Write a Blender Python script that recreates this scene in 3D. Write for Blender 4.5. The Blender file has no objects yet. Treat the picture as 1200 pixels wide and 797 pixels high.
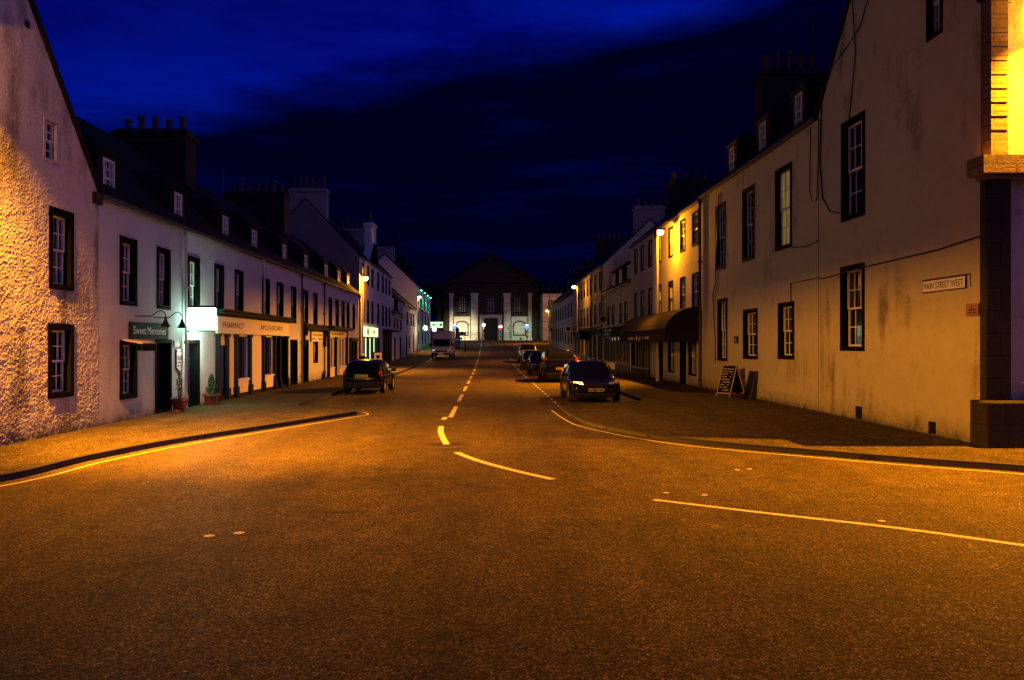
import bpy, math, random
from mathutils import Vector, Matrix
random.seed(7)
scn = bpy.context.scene
C = scn.collection
R = math.radians
XL, XR = -9.05, 9.3
EYE = 1.9

# ------------------------------------------------------------------ helpers
def wy(px, X): return 900.0 * X / (px - 572.0)
def G(px, py, z=-0.1):
    s = (py - 403.0) / (EYE - z)
    return ((px - 572.0) / s, 900.0 / s)
PROF = [(-500, 0), (55, 0), (66, .12), (77, .38), (86, .68), (95, 1.0), (110, 1.65), (122, 2.2), (135, 2.42), (900, 2.42)]
def gz(y):
    for (a, za), (b, zb) in zip(PROF, PROF[1:]):
        if a <= y <= b: return za + (zb - za) * (y - a) / (b - a)
    return 0
def zr(y): return gz(y) - 0.1

class MB:
    def __init__(s): s.v = []; s.f = []; s.smooth = False
    def quad(s, *p):
        n = len(s.v); s.v += [tuple(q) for q in p]; s.f.append(tuple(range(n, n + len(p)))); return s
    def box(s, x0, x1, y0, y1, z0, z1):
        n = len(s.v)
        s.v += [(x, y, z) for z in (z0, z1) for y in (y0, y1) for x in (x0, x1)]
        s.f += [tuple(n + i for i in q) for q in ((0, 2, 3, 1), (4, 5, 7, 6), (0, 1, 5, 4), (2, 6, 7, 3), (0, 4, 6, 2), (1, 3, 7, 5))]
        return s
    def hexa(s, p):   # 8 points: bottom 4 ring, top 4 ring
        n = len(s.v); s.v += [tuple(q) for q in p]
        s.f += [tuple(n + i for i in q) for q in ((3, 2, 1, 0), (4, 5, 6, 7), (0, 1, 5, 4), (1, 2, 6, 5), (2, 3, 7, 6), (3, 0, 4, 7))]
        return s
    def ring_loft(s, rings, cap=True):
        n = len(s.v); k = len(rings[0])
        for r in rings: s.v += [tuple(q) for q in r]
        for i in range(len(rings) - 1):
            for j in range(k):
                a = n + i * k + j; b = n + i * k + (j + 1) % k
                s.f.append((a, b, b + k, a + k))
        if cap:
            s.f.append(tuple(n + j for j in reversed(range(k))))
            s.f.append(tuple(n + (len(rings) - 1) * k + j for j in range(k)))
        return s
    def tube(s, pts, r, seg=8, r1=None):
        pts = [Vector(p) for p in pts]; rings = []
        for i, p in enumerate(pts):
            d = (pts[min(i + 1, len(pts) - 1)] - pts[max(i - 1, 0)]).normalized()
            a = Vector((0, 0, 1)) if abs(d.z) < .9 else Vector((1, 0, 0))
            e1 = d.cross(a).normalized(); e2 = d.cross(e1)
            rr = r if r1 is None else r + (r1 - r) * i / (len(pts) - 1)
            rings.append([p + rr * (math.cos(2 * math.pi * j / seg) * e1 + math.sin(2 * math.pi * j / seg) * e2) for j in range(seg)])
        return s.ring_loft(rings)
    def lathe(s, cx, cy, prof, seg=16):
        return s.ring_loft([[(cx + r * math.cos(2 * math.pi * j / seg), cy + r * math.sin(2 * math.pi * j / seg), z) for j in range(seg)] for r, z in prof])
    def ball(s, c, r, seg=12, n=8, sz=1.0):
        return s.lathe(c[0], c[1], [(max(.001, r * math.sin(math.pi * i / n)), c[2] - sz * r * math.cos(math.pi * i / n)) for i in range(n + 1)], seg)
    def prism(s, poly, z0, z1):
        return s.ring_loft([[(x, y, z0) for x, y in poly], [(x, y, z1) for x, y in poly]])
    def disc_y(s, cx, cz, r, y0, y1, seg=20, rx=None):
        rx = rx or r
        P = [(cx + rx * math.cos(2 * math.pi * j / seg), cz + r * math.sin(2 * math.pi * j / seg)) for j in range(seg)]
        return s.ring_loft([[(x, y0, z) for x, z in P], [(x, y1, z) for x, z in P]])

WL = {}
def build(name, mb, mat, parent=None, smooth=False, recalc=True, bevel=0):
    off = WL[parent.name] if parent else Vector((0, 0, 0))
    me = bpy.data.meshes.new(name)
    me.from_pydata([(v[0] - off[0], v[1] - off[1], v[2] - off[2]) for v in mb.v], [], mb.f)
    me.update()
    if recalc:
        import bmesh
        bm = bmesh.new(); bm.from_mesh(me); bmesh.ops.remove_doubles(bm, verts=bm.verts, dist=1e-5)
        bmesh.ops.recalc_face_normals(bm, faces=bm.faces); bm.to_mesh(me); bm.free()
    if smooth:
        for p in me.polygons: p.use_smooth = True
    me.materials.append(mat)
    o = bpy.data.objects.new(name, me); C.objects.link(o)
    if parent: o.parent = parent
    WL[o.name] = off.copy() if parent else Vector((0, 0, 0))
    if bevel:
        m = o.modifiers.new('bevel', 'BEVEL'); m.width = bevel; m.segments = 2; m.limit_method = 'ANGLE'
    return o
def tag(o, label, cat, group=None):
    o['label'] = label; o['category'] = cat
    if group: o['group'] = group
    return o
def thing(name, label, cat, loc=(0, 0, 0), group=None):
    o = bpy.data.objects.new(name, None); C.objects.link(o); o.location = loc; o.empty_display_size = .2
    WL[o.name] = Vector(loc); return tag(o, label, cat, group)
def struct(o, kind='structure'): o['kind'] = kind; return o

# facade frame: u along the wall, d outwards
class F:
    def __init__(s, o, u, n): s.o = Vector(o); s.u = Vector(u); s.n = Vector(n)
    def p(s, u, z, d=0): q = s.o + s.u * u + s.n * d; return (q.x, q.y, q.z + z)
def fbox(mb, f, u0, u1, z0, z1, d0, d1):
    return mb.hexa([f.p(u0, z0, d0), f.p(u1, z0, d0), f.p(u1, z0, d1), f.p(u0, z0, d1),
                    f.p(u0, z1, d0), f.p(u1, z1, d0), f.p(u1, z1, d1), f.p(u0, z1, d1)])
FL = F((XL, 0, 0), (0, 1, 0), (1, 0, 0))
FR = F((XR, 0, 0), (0, 1, 0), (-1, 0, 0))
def gridwall(mb, f, u0, u1, z0, top, holes, extra=()):
    us = sorted({u0, u1, *extra, *[h[0] for h in holes], *[h[1] for h in holes]})
    us = [u for u in us if u0 <= u <= u1]
    zs = sorted({z0, *[h[2] for h in holes], *[h[3] for h in holes]}) + [99]
    for a, b in zip(us, us[1:]):
        if b - a < 1e-6: continue
        for c, d in zip(zs, zs[1:]):
            m, n = (a + b) / 2, (c + d) / 2
            if any(h[0] < m < h[1] and h[2] < n < h[3] for h in holes): continue
            ca, da, cb, db = min(c, top(a)), min(d, top(a)), min(c, top(b)), min(d, top(b))
            if da - ca < 1e-6 and db - cb < 1e-6: continue
            mb.quad(f.p(a, ca), f.p(b, cb), f.p(b, db), f.p(a, da))

# ------------------------------------------------------------------ materials
def mat(name, col, rough=.8, spec=.3, metal=0, emit=None, estr=0):
    m = bpy.data.materials.new(name); m.use_nodes = True
    b = m.node_tree.nodes['Principled BSDF']
    b.inputs['Base Color'].default_value = (*col, 1); b.inputs['Roughness'].default_value = rough
    b.inputs['Specular IOR Level'].default_value = spec; b.inputs['Metallic'].default_value = metal
    if emit: b.inputs['Emission Color'].default_value = (*emit, 1); b.inputs['Emission Strength'].default_value = estr
    return m
def nodes(m): return m.node_tree.nodes, m.node_tree.links, m.node_tree.nodes['Principled BSDF']
def noise(nt, lk, co, scale, detail=4, rough=.55, dist=0):
    n = nt.new('ShaderNodeTexNoise'); n.inputs['Scale'].default_value = scale; n.inputs['Detail'].default_value = detail
    n.inputs['Roughness'].default_value = rough; n.inputs['Distortion'].default_value = dist
    lk.new(co, n.inputs['Vector']); return n.outputs['Fac']
def ramp(nt, lk, fac, stops):
    r = nt.new('ShaderNodeValToRGB'); lk.new(fac, r.inputs['Fac'])
    while len(r.color_ramp.elements) > len(stops): r.color_ramp.elements.remove(r.color_ramp.elements[-1])
    while len(r.color_ramp.elements) < len(stops): r.color_ramp.elements.new(.5)
    for e, (p, c) in zip(r.color_ramp.elements, stops):
        e.position = p; e.color = (*c, 1) if len(c) == 3 else c
    return r.outputs['Color']
def mix(nt, lk, fac, a, b, mode='MIX'):
    m = nt.new('ShaderNodeMix'); m.data_type = 'RGBA'; m.blend_type = mode
    for s, v in ((m.inputs[0], fac), (m.inputs[6], a), (m.inputs[7], b)):
        if hasattr(v, 'links') or isinstance(v, bpy.types.NodeSocket): lk.new(v, s)
        else: s.default_value = v if not isinstance(v, tuple) else (*v, 1)
    return m.outputs[2]
def math_(nt, lk, op, a, b=None):
    m = nt.new('ShaderNodeMath'); m.operation = op
    for s, v in ((m.inputs[0], a), (m.inputs[1], b)):
        if v is None: continue
        if isinstance(v, bpy.types.NodeSocket): lk.new(v, s)
        else: s.default_value = v
    return m.outputs[0]
def pos(nt): return nt.new('ShaderNodeNewGeometry').outputs['Position']
def stretch(nt, lk, co, sc, loc=(0, 0, 0)):
    m = nt.new('ShaderNodeMapping'); m.inputs['Scale'].default_value = sc; m.inputs['Location'].default_value = loc
    lk.new(co, m.inputs['Vector']); return m.outputs['Vector']
def bump(nt, lk, bs, h, strength, dist):
    b = nt.new('ShaderNodeBump'); b.inputs['Strength'].default_value = strength; b.inputs['Distance'].default_value = dist
    lk.new(h, b.inputs['Height']); lk.new(b.outputs['Normal'], bs.inputs['Normal'])

def harling(name, base, stain, amount, lump=9.0, bdist=.03, bstr=.8, seed=0):
    """rough painted harling: lumps, patches of grime, streaks, damp foot"""
    m = mat(name, base, .9, .2); nt, lk, bs = nodes(m); co = stretch(nt, lk, pos(nt), (1, 1, 1), (seed * 7.3, seed * 3.1, 0))
    big = noise(nt, lk, co, .55, 5, .62)
    streak = noise(nt, lk, stretch(nt, lk, co, (1.6, 1.6, .22)), 1.1, 5, .6)
    small = noise(nt, lk, co, 14, 3, .7)
    a = math_(nt, lk, 'MULTIPLY', big, streak)
    a = math_(nt, lk, 'ADD', a, math_(nt, lk, 'MULTIPLY', small, .13))
    lo = .44 - .16 * amount
    f = ramp(nt, lk, a, [(lo + .02, (0, 0, 0)), (lo + .15, (1, 1, 1))])
    c = mix(nt, lk, f, base, stain)
    spk = ramp(nt, lk, noise(nt, lk, co, 21, 3, .7), [(.60, (0, 0, 0)), (.68, (.55,) * 3)])
    spg = ramp(nt, lk, noise(nt, lk, co, .9, 3, .6), [(.42, (0, 0, 0)), (.6, (1, 1, 1))])
    c = mix(nt, lk, math_(nt, lk, 'MULTIPLY', spk, spg), c, stain)
    mot = noise(nt, lk, co, 3.2, 6, .7)
    c = mix(nt, lk, ramp(nt, lk, mot, [(.35, (0, 0, 0)), (.75, (.35 + .3 * amount,) * 3)]), c, tuple(x * .72 for x in base))
    # damp grime just above the pavement
    sx = nt.new('ShaderNodeSeparateXYZ'); lk.new(pos(nt), sx.inputs[0])
    zz = math_(nt, lk, 'SUBTRACT', sx.outputs['Z'], math_(nt, lk, 'MULTIPLY', noise(nt, lk, co, 2.5, 5, .7), .7))
    low = ramp(nt, lk, math_(nt, lk, 'ADD', zz, .42), [(0, (1, 1, 1)), (.22, (.35,) * 3), (.55, (0, 0, 0))])
    c = mix(nt, lk, low, c, (.05, .045, .035))
    lk.new(c, bs.inputs['Base Color'])
    l1 = noise(nt, lk, co, lump, 6, .68)
    l2 = noise(nt, lk, co, lump * 4, 3, .6)
    h = math_(nt, lk, 'ADD', l1, math_(nt, lk, 'MULTIPLY', l2, .35))
    bump(nt, lk, bs, h, bstr, bdist); return m
M = {}
M['harl_gable'] = harling('rough_harling', (.50, .46, .42), (.12, .10, .08), .95, 30, .012, .7, 1)
M['harl_white'] = harling('white_harling', (.48, .475, .50), (.26, .25, .25), .35, 22, .02, .7, 2)
M['harl_cream'] = harling('cream_harling', (.46, .415, .27), (.13, .10, .06), .62, 20, .016, .6, 3)
M['harl_grey'] = harling('grey_harling', (.50, .49, .46), (.2, .19, .17), .5, 12, .025, .7, 4)
M['harl_rubble'] = harling('painted_rubble', (.45, .41, .34), (.22, .18, .13), .55, 7, .05, .9, 5)
M['harl_shade'] = harling('shaded_harling', (.15, .15, .16), (.05, .05, .05), .6, 10, .03, .7, 6)  # pale harling darkened in colour for a gable end in shade

def stone(name, col, sc=1.0, row=.3, w=.6, axis='x', gap=.012, bd=.02):
    m = mat(name, col, .9, .2); nt, lk, bs = nodes(m)
    sx = nt.new('ShaderNodeSeparateXYZ'); lk.new(pos(nt), sx.inputs[0]); cx = nt.new('ShaderNodeCombineXYZ')
    lk.new(math_(nt, lk, 'ADD', sx.outputs['X'], sx.outputs['Y']), cx.inputs[0]); lk.new(sx.outputs['Z'], cx.inputs[1])
    b = nt.new('ShaderNodeTexBrick'); lk.new(cx.outputs[0], b.inputs['Vector']); b.inputs['Scale'].default_value = sc
    b.inputs['Brick Width'].default_value = w; b.inputs['Row Height'].default_value = row; b.inputs['Mortar Size'].default_value = gap
    b.inputs['Color1'].default_value = (*col, 1); b.inputs['Color2'].default_value = (*[c * .7 for c in col], 1)
    b.inputs['Mortar'].default_value = (*[c * .35 for c in col], 1)
    n = noise(nt, lk, pos(nt), 6, 6, .7)
    c = mix(nt, lk, ramp(nt, lk, n, [(.3, (0, 0, 0)), (.7, (.7,) * 3)]), b.outputs['Color'], tuple(x * .45 for x in col))
    lk.new(c, bs.inputs['Base Color'])
    h = math_(nt, lk, 'SUBTRACT', math_(nt, lk, 'MULTIPLY', noise(nt, lk, pos(nt), 14, 5, .7), .8), b.outputs['Fac'])
    bump(nt, lk, bs, h, .9, bd); return m
M['quoin'] = stone('ashlar_quoin', (.22, .16, .10), 1, .26, .7)
M['rough_stone'] = stone('rough_dark_stone', (.045, .038, .03), 1, .42, .9, bd=.06)
M['church_stone'] = stone('church_stone', (.035, .032, .028), 1, .4, .9, bd=.04)
M['church_pale'] = stone('church_painted', (.52, .51, .50), 1, .42, 1.0, gap=.008, bd=.015)
M['chimney'] = stone('chimney_stone', (.032, .028, .026), 1, .3, .55, bd=.03)
M['chimney_pale'] = harling('chimney_render', (.20, .20, .21), (.16, .15, .14), .6, 12, .02, .6, 8)
M['slate'] = stone('roof_slate', (.014, .014, .016), 1, .22, .3, gap=.01, bd=.012)
M['margin'] = mat('black_margin_paint', (.0045, .004, .0035), .9, .04)
nt, lk, bs = nodes(M['margin']); bump(nt, lk, bs, noise(nt, lk, pos(nt), 25, 4, .6), .6, .01)
M['sash'] = mat('white_sash_paint', (.62, .62, .60), .45, .4)
M['sash_dark'] = mat('grey_sash_paint', (.16, .16, .15), .5, .4)
M['glass'] = mat('window_glass', (.005, .006, .008), .06, .5)
nt, lk, bs = nodes(M['glass']); bump(nt, lk, bs, noise(nt, lk, pos(nt), 3, 2, .5), .05, .02)
M['glass_lit'] = mat('lit_window_curtain', (.2, .13, .06), .3, .5, emit=(1, .62, .13), estr=.22)
nt, lk, bs = nodes(M['glass_lit'])
em = ramp(nt, lk, noise(nt, lk, stretch(nt, lk, pos(nt), (1, 6, .6)), 2.2, 3), [(.3, (.25, .10, .01)), (.65, (.9, .62, .16))]); lk.new(em, bs.inputs['Emission Color'])
M['black'] = mat('black_metal', (.006, .006, .0065), .5, .18)
M['iron'] = mat('dark_iron', (.03, .028, .026), .6, .4)
M['pipe'] = mat('painted_pipe', (.40, .38, .36), .6, .3)
M['pipe_dark'] = mat('dark_pipe', (.05, .045, .04), .6, .3)
M['cream'] = mat('cream_shop_paint', (.68, .60, .42), .55, .35)
M['door_blue'] = mat('blue_door_paint', (.012, .025, .12), .35, .5)
M['door_green'] = mat('green_door_paint', (.01, .05, .04), .4, .5)
M['door_dark'] = mat('dark_door_paint', (.008, .007, .007), .5, .2)
M['door_brown'] = mat('brown_door', (.09, .045, .02), .5, .4)
M['shop_green'] = mat('green_shop_paint', (.02, .25, .12), .5, .4)
M['signboard'] = mat('dark_signboard', (.004, .005, .0045), .8, .12)
M['gold'] = mat('gold_lettering', (.62, .56, .42), .5, .4)
M['letter'] = mat('black_lettering', (.015, .013, .012), .6, .3)
M['plate_white'] = mat('white_sign_enamel', (.72, .70, .66), .45, .4)
M['plaque'] = mat('brown_plaque', (.26, .13, .06), .5, .4)
M['terracotta'] = mat('terracotta', (.22, .08, .04), .75, .25)
M['pot_clay'] = mat('sooty_clay', (.10, .05, .035), .9, .2)
M['wood'] = mat('pale_timber', (.40, .33, .24), .7, .3)
M['awning_cloth'] = mat('dark_awning_cloth', (.009, .006, .005), .9, .2)
M['brass'] = mat('brass', (.7, .6, .4), .3, .5, 1)
M['leaf'] = mat('foliage', (.03, .07, .02), .7, .3)
M['leaf_dark'] = mat('tree_foliage', (.03, .045, .02), .8, .2)
M['bark'] = mat('bark', (.07, .05, .035), .9, .2)
M['rubber'] = mat('tyre_rubber', (.012, .012, .012), .8, .3)
M['alloy'] = mat('alloy_rim', (.6, .6, .6), .3, .5, .8)
M['car_black'] = mat('black_car_paint', (.004, .004, .005), .12, .1); M['car_black'].node_tree.nodes['Principled BSDF'].inputs['Coat Weight'].default_value = .1
M['car_silver'] = mat('silver_car_paint', (.25, .25, .26), .3, .5, .7)
M['car_blue'] = mat('dark_blue_car_paint', (.005, .006, .012), .14, .14); M['car_blue'].node_tree.nodes['Principled BSDF'].inputs['Coat Weight'].default_value = .1
M['van_white'] = mat('motorhome_white', (.34, .33, .34), .4, .5)
M['car_glass'] = mat('car_glass', (.006, .007, .008), .04, .7)
M['chrome'] = mat('headlamp_glass', (.55, .55, .55), .12, .6, .7)
M['tail'] = mat('tail_lamp_red', (.45, .012, .008), .2, .6)
M['plate_yellow'] = mat('yellow_number_plate', (.55, .40, .03), .5, .4)
M['line'] = mat('road_paint_white', (.72, .66, .52), .7, .3)
nt, lk, bs = nodes(M['line'])
lk.new(ramp(nt, lk, noise(nt, lk, pos(nt), 30, 5, .7), [(.34, (.16, .14, .09)), (.52, (.62, .54, .30))]), bs.inputs['Base Color'])
M['flag'] = mat('white_stripe', (.7, .7, .7), .5, .4)

def asphalt(name, c0, c1, rough=.62, gscale=70):
    m = mat(name, c0, rough, .10); nt, lk, bs = nodes(m); co = pos(nt)
    g = noise(nt, lk, co, gscale, 2, .6)
    v = nt.new('ShaderNodeTexVoronoi'); v.inputs['Scale'].default_value = gscale * .8; lk.new(co, v.inputs['Vector'])
    big = noise(nt, lk, co, .35, 5, .6, .5)
    med = noise(nt, lk, co, 2.2, 6, .7)
    k = ramp(nt, lk, g, [(.34, tuple(x * .22 for x in c0)), (.5, c0), (.64, tuple(min(1, x * 2.4) for x in c0))])
    k = mix(nt, lk, ramp(nt, lk, big, [(.4, (0, 0, 0)), (.65, (.7,) * 3)]), k, c1, 'MIX')
    lane = noise(nt, lk, stretch(nt, lk, co, (1.0, .12, 1.0)), .9, 4, .6, .3)
    k = mix(nt, lk, 1.0, k, ramp(nt, lk, lane, [(.3, (.72,) * 3), (.65, (1.22,) * 3)]), 'MULTIPLY')
    k = mix(nt, lk, 1.0, k, ramp(nt, lk, med, [(.28, (.55,) * 3), (.5, (.95,) * 3), (.72, (1.2,) * 3)]), 'MULTIPLY')
    k = mix(nt, lk, 1.0, k, ramp(nt, lk, v.outputs['Color'], [(.15, (.35,) * 3), (.75, (1.5,) * 3)]), 'MULTIPLY')
    vv = nt.new('ShaderNodeTexVoronoi'); vv.inputs['Scale'].default_value = gscale * .9; lk.new(stretch(nt, lk, co, (1, 1, 1), (5, 2, 0)), vv.inputs['Vector'])
    sp = nt.new('ShaderNodeSeparateColor'); lk.new(vv.outputs['Color'], sp.inputs[0])
    k = mix(nt, lk, 1.0, k, ramp(nt, lk, sp.outputs[0], [(.0, (.30,) * 3), (.16, (.42,) * 3), (.20, (.95,) * 3), (.84, (1.0,) * 3), (.88, (2.2,) * 3)]), 'MULTIPLY')
    # thin tar seams and cracks
    w = noise(nt, lk, co, .8, 6, .65, 1.2)
    cr = math_(nt, lk, 'ABSOLUTE', math_(nt, lk, 'SUBTRACT', w, .5))
    crk = ramp(nt, lk, cr, [(0, (1, 1, 1)), (.0035, (0, 0, 0))])
    gate = ramp(nt, lk, noise(nt, lk, co, .45, 2), [(.56, (0, 0, 0)), (.64, (.7,) * 3)])
    k = mix(nt, lk, math_(nt, lk, 'MULTIPLY', crk, gate), k, tuple(x * .15 for x in c0))
    lk.new(k, bs.inputs['Base Color'])
    h = math_(nt, lk, 'ADD', math_(nt, lk, 'MULTIPLY', g, 1.4), math_(nt, lk, 'MULTIPLY', v.outputs['Distance'], .9))
    bump(nt, lk, bs, h, 1.0, .02); return m
M['asphalt'] = asphalt('asphalt', (.086, .060, .014), (.064, .045, .011))
M['pave'] = asphalt('pavement_asphalt', (.064, .048, .020), (.048, .036, .016), .85, 60)
M['kerb'] = stone('kerb_stone', (.08, .072, .06), 1, .5, .9, gap=.035, bd=.01)
M['soil'] = mat('soil', (.05, .06, .03), .95, .1)

# ------------------------------------------------------------------ text
def text_mesh(txt, f, uc, zc, height, d, mirror=1, width=None, bold=0.0, spacing=1.0, extr=.004):
    cu = bpy.data.curves.new('t', 'FONT'); cu.body = txt; cu.size = 1; cu.align_x = 'CENTER'; cu.align_y = 'CENTER'
    cu.offset = bold; cu.extrude = 0; cu.space_character = spacing; cu.resolution_u = 3
    ob = bpy.data.objects.new('t', cu); C.objects.link(ob)
    dg = bpy.context.evaluated_depsgraph_get(); me = bpy.data.meshes.new_from_object(ob.evaluated_get(dg))
    xs = [v.co.x for v in me.vertices]; ys = [v.co.y for v in me.vertices]
    sy = height / (max(ys) - min(ys)); sx = sy if width is None else width / (max(xs) - min(xs))
    mx, my = (max(xs) + min(xs)) / 2, (max(ys) + min(ys)) / 2
    mb = MB()
    for v in me.vertices: mb.v.append(f.p(uc + mirror * (v.co.x - mx) * sx, zc + (v.co.y - my) * sy, d))
    mb.f = [tuple(p.vertices) for p in me.polygons]
    bpy.data.objects.remove(ob); bpy.data.curves.remove(cu); return mb
# readers of the right-hand wall see +Y to the left, so mirror = -1 there
def marks(mb, f, u0, u1, z0, z1, d, n, seed=1, slant=0.0):
    """lettering too small to read: short upright strokes of uneven height"""
    rr = random.Random(seed); w = (u1 - u0) / n
    for i in range(n):
        if rr.random() < .14: continue
        a = u0 + i * w; h = z0 + (z1 - z0) * rr.choice([.0, .0, .15])
        fbox(mb, f, a + w * .1, a + w * rr.choice([.45, .7, .8]), h, z1 - (z1 - z0) * rr.choice([0, 0, .3]), d, d + .006)
    return mb

# ------------------------------------------------------------------ windows, doors
M['glass_curtain'] = mat('glass_over_curtain', (.07, .065, .06), .08, .5)
nt, lk, bs = nodes(M['glass_curtain'])
lk.new(ramp(nt, lk, noise(nt, lk, stretch(nt, lk, pos(nt), (9, 9, .4)), 2.0, 3, .6), [(.35, (.02, .018, .016)), (.62, (.15, .14, .12))]), bs.inputs['Base Color'])
WR = random.Random(21)
def window(par, f, u0, u1, z0, z1, sash='sash', margin='margin', cols=3, rows=2, glass='glass', b=.13, rec=.2, sub=True):
    m = MB()
    fbox(m, f, u0, u0 + b, z0, z1, -rec - .05, .018); fbox(m, f, u1 - b, u1, z0, z1, -rec - .05, .018)
    fbox(m, f, u0 + b, u1 - b, z1 - b, z1, -rec - .05, .018); fbox(m, f, u0 + b, u1 - b, z0, z0 + b * .9, -rec - .05, .03)
    w = build('window', m, M[margin], par, bevel=0)
    a0, a1, c0, c1 = u0 + b, u1 - b, z0 + b * .9, z1 - b
    s = MB(); t = .045; D0, D1 = -rec, -rec + .05
    mid = (c0 + c1) / 2
    for (q0, q1, dd) in ((c0, mid + .02, 0), (mid - .02, c1, .03)):
        fbox(s, f, a0, a0 + t, q0, q1, D0 + dd, D1 + dd); fbox(s, f, a1 - t, a1, q0, q1, D0 + dd, D1 + dd)
        fbox(s, f, a0 + t, a1 - t, q0, q0 + t, D0 + dd, D1 + dd); fbox(s, f, a0 + t, a1 - t, q1 - t, q1, D0 + dd, D1 + dd)
        for i in range(1, cols):
            uu = a0 + (a1 - a0) * i / cols; fbox(s, f, uu - .012, uu + .012, q0 + t, q1 - t, D0 + dd + .01, D1 + dd - .01)
        for i in range(1, rows):
            zz = q0 + (q1 - q0) * i / rows; fbox(s, f, a0 + t, a1 - t, zz - .012, zz + .012, D0 + dd + .012, D1 + dd - .012)
    build('sash', s, M[sash], w)
    g = MB(); fbox(g, f, a0 + .001, a1 - .001, c0 + .001, c1 - .001, D0 - .03, D0 + .02)
    build('pane', g, M['glass_curtain' if glass == 'glass' and WR.random() < .33 else glass], w)
    return w
def door(par, f, u0, u1, z0, z1, leaf='door_dark', margin='margin', b=.1, rec=.28, fan=False, handle=True):
    m = MB()
    fbox(m, f, u0, u0 + b, z0, z1, -rec - .05, .015); fbox(m, f, u1 - b, u1, z0, z1, -rec - .05, .015)
    fbox(m, f, u0 + b, u1 - b, z1 - b, z1, -rec - .05, .015); fbox(m, f, u0 + b, u1 - b, z0, z0 + .06, -rec - .05, .03)
    d = build('door_surround', m, M[margin], par)
    l = MB(); a0, a1, c0, c1 = u0 + b, u1 - b, z0 + .06, z1 - b
    fbox(l, f, a0, a1, c0, c1, -rec - .04, -rec)
    for (p0, p1) in ((.08, .42), (.5, .92)):
        for (q0, q1) in ((.12, .45), (.55, .88)):
            fbox(l, f, a0 + (a1 - a0) * q0, a0 + (a1 - a0) * q1, c0 + (c1 - c0) * p0, c0 + (c1 - c0) * p1, -rec, -rec + .015)
    build('door', l, M[leaf], d)
    if handle:
        h = MB(); uu = a0 + .18 * (a1 - a0); fbox(h, f, uu - .02, uu + .12, (c0 + c1) / 2 - .01, (c0 + c1) / 2 + .02, -rec + .015, -rec + .04)
        fbox(h, f, a0 + .3 * (a1 - a0), a0 + .7 * (a1 - a0), c0 + .5 * (c1 - c0) - .1, c0 + .5 * (c1 - c0) - .06, -rec + .014, -rec + .03)
        build('door_handle', h, M['brass'], d)
    return d
def dormer(par, f, u0, u1, z0, z1, back=.32, depth=2.6, sash='sash'):
    """small piended dormer: slated cheeks and hipped roof round one sash window"""
    m = MB(); a, b = u0 - .28, u1 + .28; zt = z1 + .12; um = (a + b) / 2
    fbox(m, f, a, u0, z0 - .5, zt, -back - .15, -back); fbox(m, f, u1, b, z0 - .5, zt, -back - .15, -back)
    fbox(m, f, u0, u1, z0 - .5, z0, -back - .15, -back); fbox(m, f, u0, u1, z1, zt, -back - .15, -back)
    fbox(m, f, a, a + .1, z0 - .5, zt, -depth, -back - .15); fbox(m, f, b - .1, b, z0 - .5, zt, -depth, -back - .15)
    rz = zt + .55
    P = [f.p(a - .1, zt, -back + .1), f.p(b + .1, zt, -back + .1), f.p(b + .1, zt, -depth - .3), f.p(a - .1, zt, -depth - .3), f.p(um, rz, -back - .55), f.p(um, rz, -depth - .3)]
    n = len(m.v); m.v += P
    m.f += [(n, n + 1, n + 4), (n + 1, n + 2, n + 5, n + 4), (n + 2, n + 3, n + 5), (n + 3, n, n + 4, n + 5), (n, n + 3, n + 2, n + 1)]
    d = build('dormer', m, M['slate'], par)
    g = F(f.o + f.n * (-back), f.u, f.n)
    s = MB(); t = .06
    fbox(s, g, u0, u0 + t, z0, z1, -.06, .012); fbox(s, g, u1 - t, u1, z0, z1, -.06, .012); fbox(s, g, u0 + t, u1 - t, z0, z0 + t, -.06, .012); fbox(s, g, u0 + t, u1 - t, z1 - t, z1, -.06, .012)
    zm = (z0 + z1) / 2; fbox(s, g, u0 + t, u1 - t, zm - .02, zm + .02, -.05, .0)
    for i in (1, 2): uu = u0 + (u1 - u0) * i / 3; fbox(s, g, uu - .012, uu + .012, z0 + t, z1 - t, -.05, -.01)
    for q in (.25, .75): zz = z0 + (z1 - z0) * q; fbox(s, g, u0 + t, u1 - t, zz - .012, zz + .012, -.05, -.012)
    build('dormer_sash', s, M[sash], d)
    p = MB(); fbox(p, g, u0 + .01, u1 - .01, z0 + .01, z1 - .01, -.09, -.045); build('dormer_pane', p, M['glass'], d)
    return d
def chimney(par, xc, yc, wx, wyy, z0, z1, pots=4, mt='chimney', ph=.6, along='x', pr=.14):
    m = MB(); m.box(xc - wx / 2, xc + wx / 2, yc - wyy / 2, yc + wyy / 2, z0, z1 - .3)
    m.box(xc - wx / 2 - .08, xc + wx / 2 + .08, yc - wyy / 2 - .08, yc + wyy / 2 + .08, z1 - .3, z1 - .12)
    m.box(xc - wx / 2 + .02, xc + wx / 2 - .02, yc - wyy / 2 + .02, yc + wyy / 2 - .02, z1 - .12, z1)
    c = build('chimney', m, M[mt], par)
    for i in range(pots):
        t = (i + .5) / pots - .5
        px, py = (xc + t * (wx - .1), yc) if along == 'x' else (xc, yc + t * (wyy - .1))
        h = ph * random.uniform(.75, 1.15)
        p = MB(); p.lathe(px, py, [(pr * .95, z1 - .02), (pr * .8, z1 + .08), (pr * .72, z1 + h * .8), (pr, z1 + h * .84), (pr * .95, z1 + h), (pr * .6, z1 + h), (pr * .55, z1 + h * .7)], 10)
        build('chimney_pot', p, M['pot_clay'], c)
    return c
def gutter(par, f, u0, u1, z, mt='pipe_dark'):
    m = MB(); fbox(m, f, u0, u1, z - .1, z + .0, .02, .14); build('gutter', m, M[mt], par)
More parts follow.
